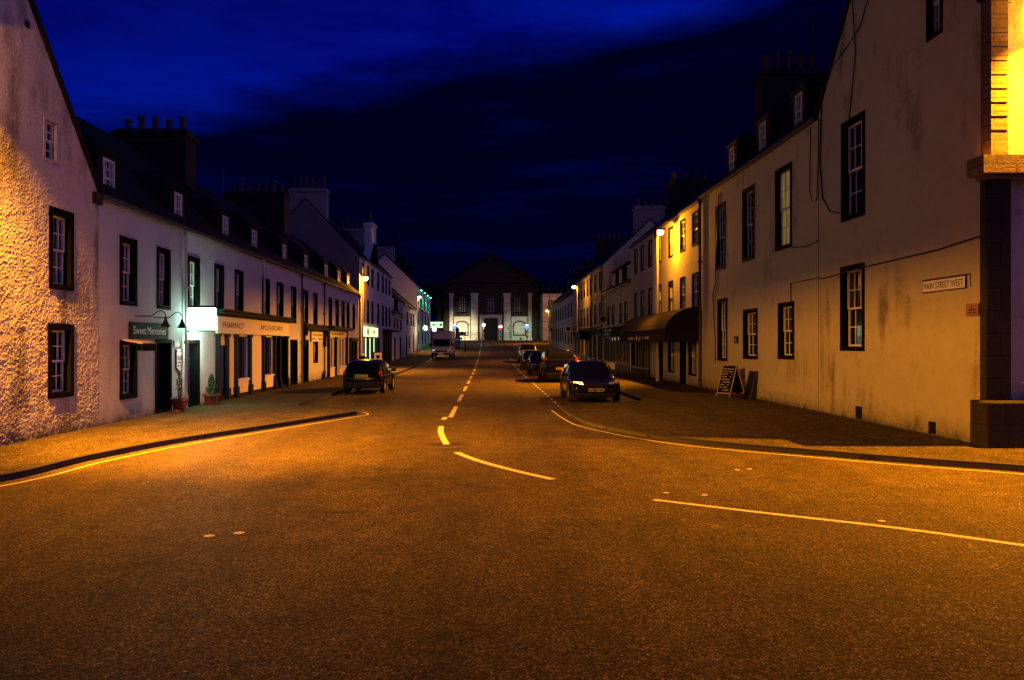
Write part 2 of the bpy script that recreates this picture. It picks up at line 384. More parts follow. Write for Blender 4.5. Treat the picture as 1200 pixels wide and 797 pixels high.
def downpipe(par, f, u, z0, z1, mt='pipe', r=.045):
    m = MB(); m.tube([f.p(u, z0, .09), f.p(u, z1, .09)], r, 8)
    for k in range(4):
        zz = z0 + .3 + (z1 - z0 - .5) * k / 3; m.tube([f.p(u, zz, .09), f.p(u, zz + .09, .09)], r * 1.5, 8)
    build('downpipe', m, M[mt], par)

def terrace(name, label, f, sgn, u0, u1, eave, ridge, depth, wallmat, holes, group=None, rooft='slate', split=None):
    """house with its ridge along the street. sgn: +1 house lies on -X side"""
    g0 = min(gz(u0), gz(u1)) - .4
    t = thing(name, label, 'house', (f.o.x, (u0 + u1) / 2, gz((u0 + u1) / 2)), group)
    m = MB(); gridwall(m, f, u0, u1, g0, lambda u: eave, holes)
    for u in (u0, u1):
        m.quad(f.p(u, g0, 0), f.p(u, g0, -depth), f.p(u, eave, -depth), f.p(u, ridge - .03, -depth / 2), f.p(u, eave, 0))
    m.quad(f.p(u0, g0, -depth), f.p(u1, g0, -depth), f.p(u1, eave, -depth), f.p(u0, eave, -depth))
    build('wall', m, M[wallmat], t)
    r = MB(); th = .1; a, b = u0 - .0, u1 + .0; k = (ridge - eave) / (depth / 2); ov = .12
    sec = [(ov, eave - k * ov + .03), (-depth / 2, ridge + .03), (-depth - ov, eave - k * ov + .03), (-depth - ov, eave - k * ov + .03 + th), (-depth / 2, ridge + .03 + th * 1.3), (ov, eave - k * ov + .03 + th)]
    r.ring_loft([[f.p(a, z, d) for d, z in sec], [f.p(b, z, d) for d, z in sec]])
    build('roof', r, M[rooft], t)
    gutter(t, f, u0 + .02, u1 - .02, eave + .0)
    return t

from mathutils import noise as mno
def rough_grid(mb, f, u0, u1, z0, top, holes, step=.019, amp=.0068):
    """harled face with real lumps: fine grid pushed in and out, kept flat at the edges of openings"""
    nu = int((u1 - u0) / step); zmax = max(top(u0 + (u1 - u0) * i / 20) for i in range(21)); nz = int((zmax - z0) / step)
    us = sorted(set([u0 + (u1 - u0) * i / nu for i in range(nu + 1)] + [h[k] for h in holes for k in (0, 1) if u0 < h[k] < u1]))
    zs = sorted(set([z0 + (zmax - z0) * i / nz for i in range(nz + 1)] + [h[k] for h in holes for k in (2, 3)]))
    base = len(mb.v); W = len(zs)
    for u in us:
        for z in zs:
            zc = min(z, top(u)); e = min([1.0] + [max(max(h[0] - u, u - h[1]), max(h[2] - zc, zc - h[3])) / .03 for h in holes] + [(u1 - u) / .03 + .0])
            e = max(0, min(1, e)); p = Vector((u, zc, 0))
            n = max(-.05, mno.noise(p * 19)) * 1.5 + max(0, mno.noise(p * 34 + Vector((7, 1, 2)))) * 1.1 + mno.noise(p * 60 + Vector((3, 3, 3))) * .35 + mno.noise(p * 2.3) * .8 + mno.noise(p * 6.5) * .7
            mb.v.append(f.p(u, zc, (n * amp) * e))
    for i in range(len(us) - 1):
        for j in range(W - 1):
            um, zm = (us[i] + us[i + 1]) / 2, (zs[j] + zs[j + 1]) / 2
            if zs[j] >= max(top(us[i]), top(us[i + 1])): continue
            if any(h[0] < um < h[1] and h[2] < zm < h[3] for h in holes): continue
            a = base + i * W + j; mb.f.append((a, a + W, a + W + 1, a + 1))
# ================================================================== GROUND
def sheet(name, x0, x1, ys, z, m, nx=1):
    mb = MB()
    for a, b in zip(ys, ys[1:]):
        mb.quad((x0, a, z(a)), (x1, a, z(a)), (x1, b, z(b)), (x0, b, z(b)))
    return struct(build(name, mb, m, recalc=False))
YS = [-60, 0, 20, 40, 55, 66, 77, 86, 95, 110, 122, 135, 160]
sheet('ground', -900, 900, [-300] + YS + [2500], lambda y: gz(y) - .16, M['soil'])
sheet('road', -60, 60, YS, zr, M['asphalt'])

def densify(pts, step=1.0):
    out = []
    for (a, b) in zip(pts, pts[1:]):
        n = max(1, int(math.dist(a, b) / step))
        out += [(a[0] + (b[0] - a[0]) * i / n, a[1] + (b[1] - a[1]) * i / n) for i in range(n)]
    return out + [pts[-1]]
def smooth(pts, n=6):
    out = []
    for i in range(len(pts) - 1):
        p0 = pts[max(i - 1, 0)]; p1 = pts[i]; p2 = pts[i + 1]; p3 = pts[min(i + 2, len(pts) - 1)]
        for j in range(n):
            t = j / n
            out.append(tuple(.5 * (2 * p1[k] + (p2[k] - p0[k]) * t + (2 * p0[k] - 5 * p1[k] + 4 * p2[k] - p3[k]) * t * t + (3 * p1[k] - p0[k] - 3 * p2[k] + p3[k]) * t ** 3) for k in (0, 1)))
    return out + [pts[-1]]
def offset(pts, d):
    out = []
    for i, p in enumerate(pts):
        a = pts[max(i - 1, 0)]; b = pts[min(i + 1, len(pts) - 1)]
        t = (b[0] - a[0], b[1] - a[1]); l = math.hypot(*t) or 1
        out.append((p[0] - t[1] / l * d, p[1] + t[0] / l * d))
    return out
def strip(mb, A, B, z):
    for i in range(len(A) - 1):
        mb.quad((*A[i], z(A[i][1])), (*A[i + 1], z(A[i + 1][1])), (*B[i + 1], z(B[i + 1][1])), (*B[i], z(B[i][1])))

left_edge = [(-60, 7.6), (-20, 7.8), (-11, 8.0), (-8.2, 9.0)] + [G(0, 565), G(100, 541), G(200, 521), G(300, 505), G(400, 489)] + [(-3.75, 21.9), (-4.6, 23.1), (-5.9, 23.9), (-6.0, 26)]
le = smooth(left_edge[2:], 6); le = left_edge[:2] + le + densify([(-6.0, 26.5), (-6.0, 118)], 4)
right_edge = [(60, 9.4), (14, 9.9), (10.5, 10.4)] + [G(1200, 553), G(1080, 544), G(960, 534), G(800, 519), G(700, 501), G(672, 490), G(655, 478)] + [(2.45, 24.0), (3.4, 24.9), (5.0, 25.3), (5.3, 26.5)]
re_ = smooth(right_edge[1:], 6); re_ = right_edge[:1] + re_ + densify([(5.3, 28), (5.3, 118)], 4)
def pavement(name, edge, wallx, side):
    # edge runs along the kerb, pavement on the far side from the road
    inner = offset(edge, .14 * side)
    k = MB(); strip(k, edge, inner, lambda y: gz(y) + .0)
    for i in range(len(edge) - 1):
        (x0, y0), (x1, y1) = edge[i], edge[i + 1]
        k.quad((x0, y0, zr(y0) - .05), (x1, y1, zr(y1) - .05), (x1, y1, gz(y1)), (x0, y0, gz(y0)))
    struct(build(name.replace('pavement', 'kerb'), k, M['kerb'], recalc=False))
    m = MB()
    sx = -60 if side > 0 else 60
    for i in range(len(inner) - 1):
        (x0, y0), (x1, y1) = inner[i], inner[i + 1]
        if abs(y1 - y0) < 1e-4: continue
        if i < 2 or y1 <= y0 + 1e-4: pass
        m.quad((x0, y0, gz(y0) - .006), (x1, y1, gz(y1) - .006), (sx, y1, gz(y1) - .006), (sx, y0, gz(y0) - .006))
    struct(build(name, m, M['pave'], recalc=False))
def fill_pavement(name, edge, side):
    import bmesh
    inner = offset(edge, .14 * side)
    k = MB(); strip(k, edge, inner, lambda y: gz(y))
    for i in range(len(edge) - 1):
        (x0, y0), (x1, y1) = edge[i], edge[i + 1]
        k.quad((x0, y0, zr(y0) - .05), (x1, y1, zr(y1) - .05), (x1, y1, gz(y1)), (x0, y0, gz(y0)))
    struct(build(name.replace('pavement', 'kerb'), k, M['kerb'], recalc=False))
    # body: scanline fill in Y rows
    m = MB(); sx = -60 if side > 0 else 60
    wall = -6.4 if side > 0 else 5.8
    pts = inner
    # tessellate polygon with mathutils
    from mathutils.geometry import tessellate_polygon
    near = [p for p in pts if p[1] <= 40]
    lastx, lasty = near[-1]
    poly = near + [(sx, lasty)]
    tri = tessellate_polygon([[Vector((x, y, 0)) for x, y in poly]])
    n = len(m.v); m.v += [(x, y, gz(y) - .004) for x, y in poly]; m.f += [tuple(n + i for i in t) for t in tri]
    far = [near[-1]] + [p for p in pts if p[1] > 40]
    for a, b in zip(far, far[1:]):
        m.quad((*a, gz(a[1]) - .004), (*b, gz(b[1]) - .004), (sx, b[1], gz(b[1]) - .004), (sx, a[1], gz(a[1]) - .004))
    o = struct(build(name, m, M['pave'], recalc=False))
    # make all normals point up
    import bmesh as bmm
    bm = bmm.new(); bm.from_mesh(o.data)
    for fc in bm.faces:
        if fc.normal.z < 0: fc.normal_flip()
    bm.to_mesh(o.data); bm.free()
fill_pavement('pavement_left', le, 1)
fill_pavement('pavement_right', re_, -1)
# forecourt in front of the church
mb = MB(); mb.box(-60, 60, 125.5, 170, 2.0, 2.46); struct(build('pavement_church', mb, M['pave']))

# painted lines
def paint(mb, pts, w, dz=.005):
    A = offset(pts, w / 2); B = offset(pts, -w / 2); strip(mb, A, B, lambda y: zr(y) + dz)
cl = MB(); y = 20.9
while y < 116:
    paint(cl, densify([(-1.02, y), (-1.02, y + 3.6)], 1), .13); y += 5.8
paint(cl, [G(519.5, 492), G(522, 489)], .14)
paint(cl, smooth([G(517, 499.5), G(516.5, 506), G(519, 513), G(523.5, 521)], 4), .13)
struct(build('centre_line_marking', cl, M['line'], recalc=False))
cl = MB()
paint(cl, smooth([G(535, 530.5), G(560, 540), G(600, 551), G(648, 562)], 4), .13)
paint(cl, smooth([G(766, 586), G(900, 602), G(1050, 619), G(1210, 641)], 4), .10)
struct(build('junction_line_marking', cl, M['line'], recalc=False))
cl = MB()
eL = offset([p for p in le if p[0] > -30 and p[1] < 22.5], -.32); paint(cl, eL, .055)
eR = offset([p for p in re_ if p[0] < 40 and p[1] < 23.6], .30); paint(cl, eR, .055)
struct(build('edge_line_marking', cl, M['line'], recalc=False))
cl = MB(); y = 24.3
while y < 80:
    paint(cl, [(2.28, y), (2.28, y + .7)], .08); y += 1.5
struct(build('parking_bay_marking', cl, M['line'], recalc=False))
cl = MB()
for (px, py) in ((245, 628.5), (280, 625), (864, 551), (878, 550), (781, 578), (826, 580.5), (1033, 611)):
    x, yy = G(px, py); w = .06 if px < 400 else .045
    n = 8; c = [(x + w * math.cos(i * 2 * math.pi / n), yy + w * .9 * math.sin(i * 2 * math.pi / n), zr(0) + .006) for i in range(n)]
    cl.quad(*c)
struct(build('survey_mark_spots', cl, M['line'], recalc=False))
tar = mat('fresh_tar_patch', (.025, .020, .010), .55, .2)
cl = MB(); rr = random.Random(5)
for (px, py, w, h) in ((519, 521, .42, .26), (528, 527, .22, .12), (612, 494, .62, .09), (700, 580, .33, .035), (385, 600, .5, .03)):
    x, yy = G(px, py); n = 14
    cl.quad(*[(x + w * (1 + rr.uniform(-.35, .2)) * math.cos(i * 2 * math.pi / n), yy + h * (1 + rr.uniform(-.35, .2)) * math.sin(i * 2 * math.pi / n), zr(0) + .003) for i in range(n)])
struct(build('road_tar_patches', cl, tar, recalc=False))
# zebra crossing
cl = MB()
for i in range(11):
    x = -5.2 + i * 1.0
    cl.quad((x, 111.5, zr(111.5) + .006), (x + .5, 111.5, zr(111.5) + .006), (x + .5, 114.5, zr(114.5) + .006), (x, 114.5, zr(114.5) + .006))
struct(build('crossing_marking', cl, mat('worn_crossing_paint', (.2, .2, .19), .8), recalc=False))

# ================================================================== LEFT SIDE
# gable house, near left
def gable_house(name, label, f, u0, u1, eave, ridge, depth, wallmat, holes, fine=None):
    t = thing(name, label, 'house', (f.o.x, (u0 + u1) / 2, 0)); um = (u0 + u1) / 2
    top = lambda u: eave + (ridge - eave) * (1 - abs(u - um) / ((u1 - u0) / 2))
    m = MB()
    if fine:
        gridwall(m, f, u0, fine, -.4, top, [h for h in holes if h[1] < fine], (um,)); rough_grid(m, f, fine, u1, -.05, top, [h for h in holes if h[0] > fine])
    else: gridwall(m, f, u0, u1, -.4, top, holes, (um,))
    for u in (u0, u1): m.quad(f.p(u, -.4, 0), f.p(u, -.4, -depth), f.p(u, eave, -depth), f.p(u, eave, 0))
    m.quad(f.p(u0, -.4, -depth), f.p(u1, -.4, -depth), f.p(u1, eave, -depth), f.p(um, ridge, -depth), f.p(u0, eave, -depth))
    build('wall', m, M[wallmat], t)
    r = MB(); k = (ridge - eave) / (um - u0); o = .03
    sec = [(u0 - o, eave - k * o + .01), (um, ridge + .01), (u1 + o, eave - k * o + .01), (u1 + o, eave - k * o + .16), (um, ridge + .2), (u0 - o, eave - k * o + .16)]
    r.ring_loft([[f.p(u, z, .07) for u, z in sec], [f.p(u, z, -depth) for u, z in sec]])
    build('roof', r, M['slate'], t)
    return t
hl = [(15.82, 16.76, 3.04, 4.75), (15.78, 16.76, .76, 2.32), (15.62, 16.13, 5.66, 6.55)]
g1 = gable_house('gable_house', 'rough stained harled gable house at the left edge, lit by a street lamp', FL, 9.6, 17.85, 5.35, 10.3, 9, 'harl_gable', hl, 13.73)
for h in hl[:2]: window(g1, FL, *h)
window(g1, FL, *hl[2], margin='harl_gable', cols=2, b=.05, rec=.14)
chimney(g1, XL - 1.0, 13.7, 1.8, .9, 10.0, 11.3, 3)
mb = MB(); fbox(mb, FL, 17.55, 17.85, 5.12, 5.38, 0, .1); build('skew_stone', mb, M['rough_stone'], g1)
mb = MB(); fbox(mb, FL, 15.0, 15.12, 8.1, 8.24, 0, .03); build('wall_vent', mb, M['black'], g1)

UPZ = (2.86, 4.57)
def U(a, b, X=XL): return tuple(sorted((wy(a, X), wy(b, X))))
def uw(a, b, z=UPZ, X=XL): return (*U(a, b, X), *z)
# house 1 (sweet shop)
RGL = 8.75
h_up = [uw(140, 160.5), uw(183.6, 199.6)]; h_g = [(*U(140, 160.5), .52, 2.0)]; h_d = [(*U(181.5, 201), 0.0, 2.02)]
t = terrace('terraced_house', 'white harled house with dark sweet shop sign over its green door', FL, 1, 17.85, 22.9, 5.37, RGL, 7.2, 'harl_white', h_up + h_g + h_d, 'white terraced houses on the left of the street')
for h in h_up + h_g: window(t, FL, *h)
door(t, FL, *h_d[0], leaf='door_green')
dormer(t, FL, *U(136, 149), 5.5, 6.45)
downpipe(t, FL, 22.78, 0, 5.3)
# house 2 pharmacy
h_up = [uw(220, 234), uw(251, 262), uw(275, 285)]
h_d = [(*U(219, 234), 0, 2.02)]
PH0, PH1 = wy(252, XL), wy(336, XL)
t = terrace('terraced_house', 'white harled house with cream pharmacy shopfront and small blue door', FL, 1, 22.9, 30.6, 5.37, RGL, 7.2, 'harl_white',
            h_up + h_d + [(25.72, 30.6, 0.0, 2.25)], 'white terraced houses on the left of the street')
for h in h_up: window(t, FL, *h)
door(t, FL, *h_d[0], leaf='door_blue')
dormer(t, FL, *U(217, 225.5), 5.5, 6.45); dormer(t, FL, *U(271.5, 277.5), 5.5, 6.45)
chimney(t, XL - 3.6, 29.2, 2.7, 1.0, 7.8, 9.95, 5)
T2 = t
# house 3
h_up = [uw(307, 316), uw(324, 332), uw(341, 347)]
h_d = [(*U(340, 348.5), 0, 2.1)]
t = terrace('terraced_house', 'white harled house at the far half of the pharmacy front with plain dark door', FL, 1, 30.6, 37.1, 5.37, RGL, 7.2, 'harl_white',
            h_up + h_d + [(30.6, PH1, 0, 2.25)], 'white terraced houses on the left of the street')
for h in h_up: window(t, FL, *h)
door(t, FL, *h_d[0])
downpipe(t, FL, 30.75, 2.9, 5.3, 'pipe', .035); downpipe(t, FL, 37.0, 0, 5.3, 'pipe_dark')
dormer(t, FL, *U(304.5, 310), 5.5, 6.45); dormer(t, FL, *U(339.5, 343.2), 5.5, 6.45)
# pharmacy shopfront
sf = thing('pharmacy_shopfront', 'cream pharmacy shopfront with dark columns and wide lettered fascia', 'shopfront', (XL, (PH0 + PH1) / 2, 0))
m = MB(); fbox(m, FL, PH0, PH1, 2.25, 2.83, -.05, .10); build('fascia', m, M['cream'], sf)
m = MB(); fbox(m, FL, PH0 - .1, PH1 + .1, 2.83, 2.90, -.01, .16); fbox(m, FL, PH0 - .15, PH1 + .2, 2.90, 3.0, -.01, .30); fbox(m, FL, PH0 - .15, PH1 + .2, 3.0, 3.06, -.01, .38)
build('cornice', m, M['black'], sf)
build('lettering', text_mesh('PHARMACY', FL, wy(270, XL) + .05, 2.55, .20, .106, 1, 2.25, 0), M['letter'], sf)
build('lettering', text_mesh('APOTHECARY', FL, wy(316, XL), 2.55, .20, .106, 1, 3.3, 0), M['letter'], sf)
def shop_bay(par, a, b, z0=0, z1=2.25, rail=.45, col='cream', rec=.12, frame='sash', glass='glass', mull=1):
    m = MB(); fbox(m, FRM, a, b, z0, z0 + rail, -rec, .05); w = build('shop_window', m, M[col], par)
    s = MB(); t = .07; fbox(s, FRM, a, a + t, z0 + rail, z1, -rec, .0); fbox(s, FRM, b - t, b, z0 + rail, z1, -rec, .0)
    fbox(s, FRM, a + t, b - t, z1 - .08, z1, -rec, 0); fbox(s, FRM, a - .03, b + .03, z0 + rail, z0 + rail + .09, -rec, .09)
    for i in range(1, mull): uu = a + (b - a) * i / mull; fbox(s, FRM, uu - .025, uu + .025, z0 + rail + .09, z1 - .08, -rec, -.01)
    build('frame', s, M[frame], w)
    g = MB(); fbox(g, FRM, a + t, b - t, z0 + rail + .09, z1 - .08, -rec - .02, -rec + .03); build('pane', g, M[glass], w)
FRM = FL
px_cols = [253.5, 264, 274.5, 291, 306.5, 320, 326, 334.5]
for c in px_cols:
    u = wy(c, XL); m = MB(); fbox(m, FL, u - .13, u + .13, 0, .38, -.04, .16); fbox(m, FL, u - .085, u + .085, .38, 2.14, -.04, .12); fbox(m, FL, u - .13, u + .13, 2.14, 2.25, -.04, .15)
    build('column', m, M['black'], sf)
def yy(p): return wy(p, XL)
# panels between columns
for a, b, c, dd in ((265, 273.5, .12, .03), (292, 305.5, .12, .03), (255, 263, 1.85, .02)):
    m = MB(); fbox(m, FL, yy(a), yy(b), c, 2.25, -.045, dd); build('panel', m, M['cream'], sf)
shop_bay(sf, yy(275.5), yy(290), rail=.55); shop_bay(sf, yy(307.5), yy(319), rail=.55)
m = MB(); fbox(m, FL, yy(253), yy(335), 0, .12, -.06, .06); build('plinth', m, M['black'], sf)
m = MB(); fbox(m, FL, yy(254.5), yy(263.2), .12, 1.85, -.75, -.70); build('door', m, M['door_dark'], sf)
m = MB(); fbox(m, FL, yy(326.5), yy(334), .12, 2.25, -.5, -.45); build('door', m, M['door_dark'], sf)
m = MB(); fbox(m, FL, yy(263.2) - .02, yy(263.2) + .04, .12, 2.2, -.75, -.04); build('side_panel', m, M['sash'], sf)
# house 4, 5
h_up = [uw(355, 361), uw(367, 372)]
h_d = [(*U(355, 361.5), 0, 2.1)]; h_g = [(*U(367, 372.5), .9, 2.05)]
t = terrace('terraced_house', 'white harled house with dark canopy and small white trade sign', FL, 1, 37.1, 42.2, 5.37, RGL, 7.2, 'harl_white', h_up + h_d + h_g, 'white terraced houses on the left of the street')
for h in h_up + h_g: window(t, FL, *h)
door(t, FL, *h_d[0])
dormer(t, FL, *U(364, 367.2), 5.5, 6.45); downpipe(t, FL, 42.1, 0, 5.3, 'pipe_dark'); chimney(t, XL - 3.3, 41.2, 3.1, 1.0, 7.8, 10.0, 7)
m = MB(); a, b = yy(353), yy(379); fbox(m, FL, a, b, 2.62, 2.75, 0, .35); fbox(m, FL, a, b, 2.75, 2.9, 0, .22)
for u in (a, b - .2): fbox(m, FL, u, u + .2, 1.75, 2.62, 0, .18); fbox(m, FL, u + .03, u + .17, 2.3, 2.62, .18, .3)
build('canopy', m, M['black'], t)
h_up = [uw(385, 389), uw(393, 397), uw(400, 403.8), uw(406.2, 409.4), uw(413, 416)]
S0, S1 = yy(383.5), yy(405)
t = terrace('terraced_house', 'white harled house with dark arched shopfront behind the parked black hatchback', FL, 1, 42.2, 53.9, 5.37, RGL, 7.2, 'harl_white', h_up + [(S0, S1, 0, 2.3), (*U(409, 417), 0, 2.1)], 'white terraced houses on the left of the street')
for h in h_up: window(t, FL, *h)
for p in ((387, 390), (402, 404.3), (412.5, 414.5)): dormer(t, FL, *U(*p), 5.5, 6.45)
m = MB(); fbox(m, FL, S0 - .2, S1 + .3, 2.72, 2.92, 0, .45); fbox(m, FL, S0 - .1, S0 + .1, 0, 2.72, -.1, .15); fbox(m, FL, S1 - .1, S1 + .1, 0, 2.72, -.1, .15); build('shop_frame', m, M['black'], t)
m = MB(); fbox(m, FL, S0 + .1, S1 - .1, 2.3, 2.70, -.1, .08); fa = build('fascia', m, M['cream'], t)
m = MB(); marks(m, FL, S0 + .8, S1 - .8, 2.4, 2.6, .08, 14, 4); build('lettering', m, M['letter'], fa)
w = (S1 - S0 - .2); 
shop_bay(t, S0 + .1, S0 + .1 + w * .33, z1=2.3, mull=2); shop_bay(t, S0 + .1 + w * .62, S1 - .1, z1=2.3, mull=2)
m = MB(); fbox(m, FL, S0 + .1 + w * .33, S0 + .1 + w * .62, 0, 2.3, -.6, -.55); build('door', m, M['door_brown'], t)
m = MB(); a, b = U(409, 417); fbox(m, FL, a, a + .25, 0, 2.1, -.1, .1); fbox(m, FL, b - .25, b, 0, 2.1, -.1, .1); fbox(m, FL, a, b, 2.1, 2.3, 0, .2); fbox(m, FL, (a + b) / 2 - .12, (a + b) / 2 + .12, 0, 2.1, -.1, .1); build('door_surround', m, M['black'], t)
m = MB(); fbox(m, FL, a + .25, b - .25, .5, 2.1, -.1, -.05); build('pane', m, M['glass'], t)
m = MB(); fbox(m, FL, a + .25, b - .25, 0, .5, -.1, .02); build('stall_riser', m, M['cream'], t)
downpipe(t, FL, 53.6, 0, 5.3, 'pipe_dark', .06)

# tall building with wallhead gable
ups = [(424.2, 427), (430, 432.4), (435, 437.5), (442, 444.2), (447.4, 449.6), (451.6, 453.4), (455.5, 457.2)]
hs = [uw(*p, (6.3, 7.75)) for p in ups] + [uw(*p, (3.45, 5.2)) for p in ups]
BS0, BS1, BS2 = yy(426), yy(440.5), yy(441)
sh = [(BS0, BS1, 0, 2.45), (*U(441, 445), 0, 2.4), (*U(448.5, 463), 0, 2.4)]
sh[2] = (sh[2][0], 71.5, 0, 2.4)
t = terrace('tenement_building', 'tall white three storey building behind the left street lamp', FL, 1, 53.95, 72, 8.1, 12.0, 7.6, 'harl_white', hs + sh)
m = MB(); m.ring_loft([[(XL, y_, -.3), (XL - 7.6, y_, -.3), (XL - 7.6, y_, 8.1), (XL - 3.8, y_, 11.9), (XL, y_, 8.1)] for y_ in (53.92, 53.945)]); build('gable_wall', m, M['harl_shade'], t)  # thin dark skin over the white gable; its shade is in the colour
for h in hs: window(t, FL, *h, rec=.15)
chimney(t, -12.7, 54.5, 2.6, .9, 10.0, 12.9, 6, 'chimney_pale', .75); chimney(t, -12.6, 71.4, 2.4, .9, 11, 12.6, 5, 'chimney_pale', 1.0)
m = MB(); a, b, um = 58.6, 64.0, 61.3
m.quad(FL.p(a, 8.1, .02), FL.p(b, 8.1, .02), FL.p(um + .6, 10.0, .02), FL.p(um - .6, 10.0, .02))
m.ring_loft([[FL.p(a, 8.05, .02), FL.p(b, 8.05, .02), FL.p(um + .6, 10.0, .02), FL.p(um - .6, 10.0, .02)], [FL.p(a, 8.05, -.6), FL.p(b, 8.05, -.6), FL.p(um + .6, 10.0, -.6), FL.p(um - .6, 10.0, -.6)]])
ng = build('wallhead_gable', m, M['harl_white'], t); 
m = MB(); fbox(m, FL, um - .3, um + .3, 8.6, 9.5, .02, .05); build('attic_window', m, M['glass'], ng)
chimney(t, XL - .35, um, .75, 1.3, 9.9, 11.5, 2, 'harl_white', .9, 'y')
m = MB(); fbox(m, FL, BS0 - .2, BS1 + .3, 2.45, 3.15, -.05, .12); fs = build('shop_fascia', m, mat('lit_sign_face', (.5, .5, .3), .5, emit=(.9, 1, .35), estr=2.2), t)
m = MB(); m.ring_loft([[FL.p(BS0 + 1.2 + .32 * math.cos(i * math.pi / 8), 2.8 + .32 * math.sin(i * math.pi / 8), dd) for i in range(16)] for dd in (.12, .16)]); build('emblem', m, M['signboard'], fs)
m = MB(); marks(m, FL, BS0 + 2.1, BS1 - .3, 2.65, 2.98, .12, 7, 9); build('lettering', m, M['shop_green'], fs)
GL = mat('lit_shop_window', (.2, .25, .2), .3, emit=(.75, 1, .62), estr=1.3)
for i in range(3):
    a = BS0 + (BS1 - BS0) * i / 3; b = BS0 + (BS1 - BS0) * (i + 1) / 3
    m = MB(); fbox(m, FL, a + .35, b - .15, .4, 2.35, -.15, -.1); build('lit_pane', m, GL, t)
    m = MB(); fbox(m, FL, a, a + .35, 0, 2.45, -.2, .06); fbox(m, FL, a + .35, b - .15, 0, .4, -.15, .05); fbox(m, FL, b - .15, b, 0, 2.45, -.2, .05); build('shop_frame', m, M['door_dark'], t)
m = MB(); a, b = sh[1][:2]; fbox(m, FL, a, b, 0, 2.4, -.2, -.15); build('door', m, M['shop_green'], t)
m = MB(); a, b = sh[2][:2]; fbox(m, FL, a, b, 2.4, 3.2, -.05, .1); fbox(m, FL, a, b, 3.0, 3.1, .1, .9); build('canopy', m, M['awning_cloth'], t)
for i in range(5):
    u = a + (b - a) * i / 4.0; m = MB(); fbox(m, FL, u - .15 if i else u, u + .15 if i < 4 else u, 0, 2.4, -.15, .08); build('column', m, M['black'], t)
m = MB(); fbox(m, FL, a, b, 0, 2.4, -.3, -.25); build('shop_window', m, M['glass'], t)
m = MB(); fbox(m, FL, a, b, .0, .5, -.25, -.02); build('stall_riser', m, M['door_brown'], t)

# low pair then tall green-lit hotel
t = terrace('terraced_house', 'low dark house with deep roof between two tall white buildings', FL, 1, 72.05, 82, 4.75, 8.9, 7.2, 'harl_grey', [uw(*p, (3.3, 4.4)) for p in ((461.5, 463), (465, 466.5), (469, 470.4))] + [(74, 75.2, .3, 2.5), (78.5, 79.7, .5, 2.6)])
for p in ((461.5, 463), (465, 466.5), (469, 470.4)): window(t, FL, *uw(*p, (3.3, 4.4)), rec=.15)
door(t, FL, 74, 75.2, .3, 2.5); door(t, FL, 78.5, 79.7, .45, 2.6)
for p in ((463, 465), (470, 471.5)): dormer(t, FL, *U(*p), 5.1, 6.3)
t = terrace('terraced_house', 'two storey white house beside the parked white motorhome', FL, 1, 82.05, 96, 6.2, 9.4, 7.2, 'harl_white', [uw(*p, (4.0, 5.5)) for p in ((476.4, 478.4), (481, 482.6), (484, 485.3))] + [(84.5, 85.6, .6, 2.9), (88, 89, 1.4, 2.8), (92.6, 93.8, .8, 3.0)])
for p in ((476.4, 478.4), (481, 482.6), (484, 485.3)): window(t, FL, *uw(*p, (4.0, 5.5)), rec=.15)
door(t, FL, 84.5, 85.6, .6, 2.9, leaf='door_blue'); window(t, FL, 88, 89, 1.4, 2.8, rec=.15); door(t, FL, 92.6, 93.8, .8, 3.0)
hw = [(99.5 + i * 5.4, 100.7 + i * 5.4) for i in range(4)]
hs = [(a, b, 6.9, 8.4) for a, b in hw] + [(a, b, 4.5, 6.1) for a, b in hw] + [(a, b, 1.9, 3.6) for a, b in hw]
t = terrace('hotel_building', 'tall white hotel front washed by a row of green lights', FL, 1, 97, 121, 9.3, 13.2, 8, 'harl_white', hs)
for h in hs: window(t, FL, *h, rec=.15)
chimney(t, -13.0, 97.6, 2.2, .9, 11, 14.2, 4, 'chimney_pale'); chimney(t, -13, 109, 2.6, .9, 12, 14.2, 5); chimney(t, -13, 120.4, 2.4, .9, 12, 14, 4)
m = MB(); fbox(m, FL, 97, 121, 6.35, 6.5, 0, .12); build('string_course', m, M['quoin'], t)
m = MB(); m.box(-13.4, -12.9, 104.8, 105.2, 13.0, 13.3); m.tube([(-12.2, 105, 13), (-12.2, 105, 17.2)], .05, 6); build('flagpole', m, M['iron'], t)

# ================================================================== RIGHT SIDE
# corner gable house
hr = [(wy(1014, XR), wy(986, XR), 5.08, 7.68), (wy(1013.5, XR), wy(985, XR), 1.72, 3.92), (wy(1105, XR), wy(1086, XR), 8.28, 9.8)]
r1 = gable_house('gable_house', 'cream harled corner house with tall gable at the right edge, street name plate on it', FR, 14.5, 21.6, 8.35, 12.7, 16, 'harl_cream', hr)
window(r1, FR, *hr[0]); window(r1, FR, *hr[1]); window(r1, FR, *hr[2], b=.09, rec=.16)
FF = F((0, 14.5, 0), (1, 0, 0), (0, -1, 0))
m = MB(); fbox(m, FF, 11.2, 26, -.3, 12.0, 0, .05); rough_grid(m, F((0, 14.47, 0), (1, 0, 0), (0, -1, 0)), 9.7, 11.2, .7, lambda u: 12.0, [], .03); build('front_wall', m, M['harl_gable'], r1)
m = MB()   # upper ashlar pilaster, left side splayed
m.ring_loft([[(9.3, 14.497, z), (9.4, 14.35, z), (9.72, 14.35, z), (9.72, 14.497, z)] for z in (5.38, 12)]); 
qo = build('quoin_pilaster', m, M['quoin'], r1)
m = MB()
for k in range(14):
    z = 5.9 + k * .26; m.box(9.41, 9.71, 14.341, 14.35, z, z + .014)
build('ashlar_joint', m, M['quoin'], qo)
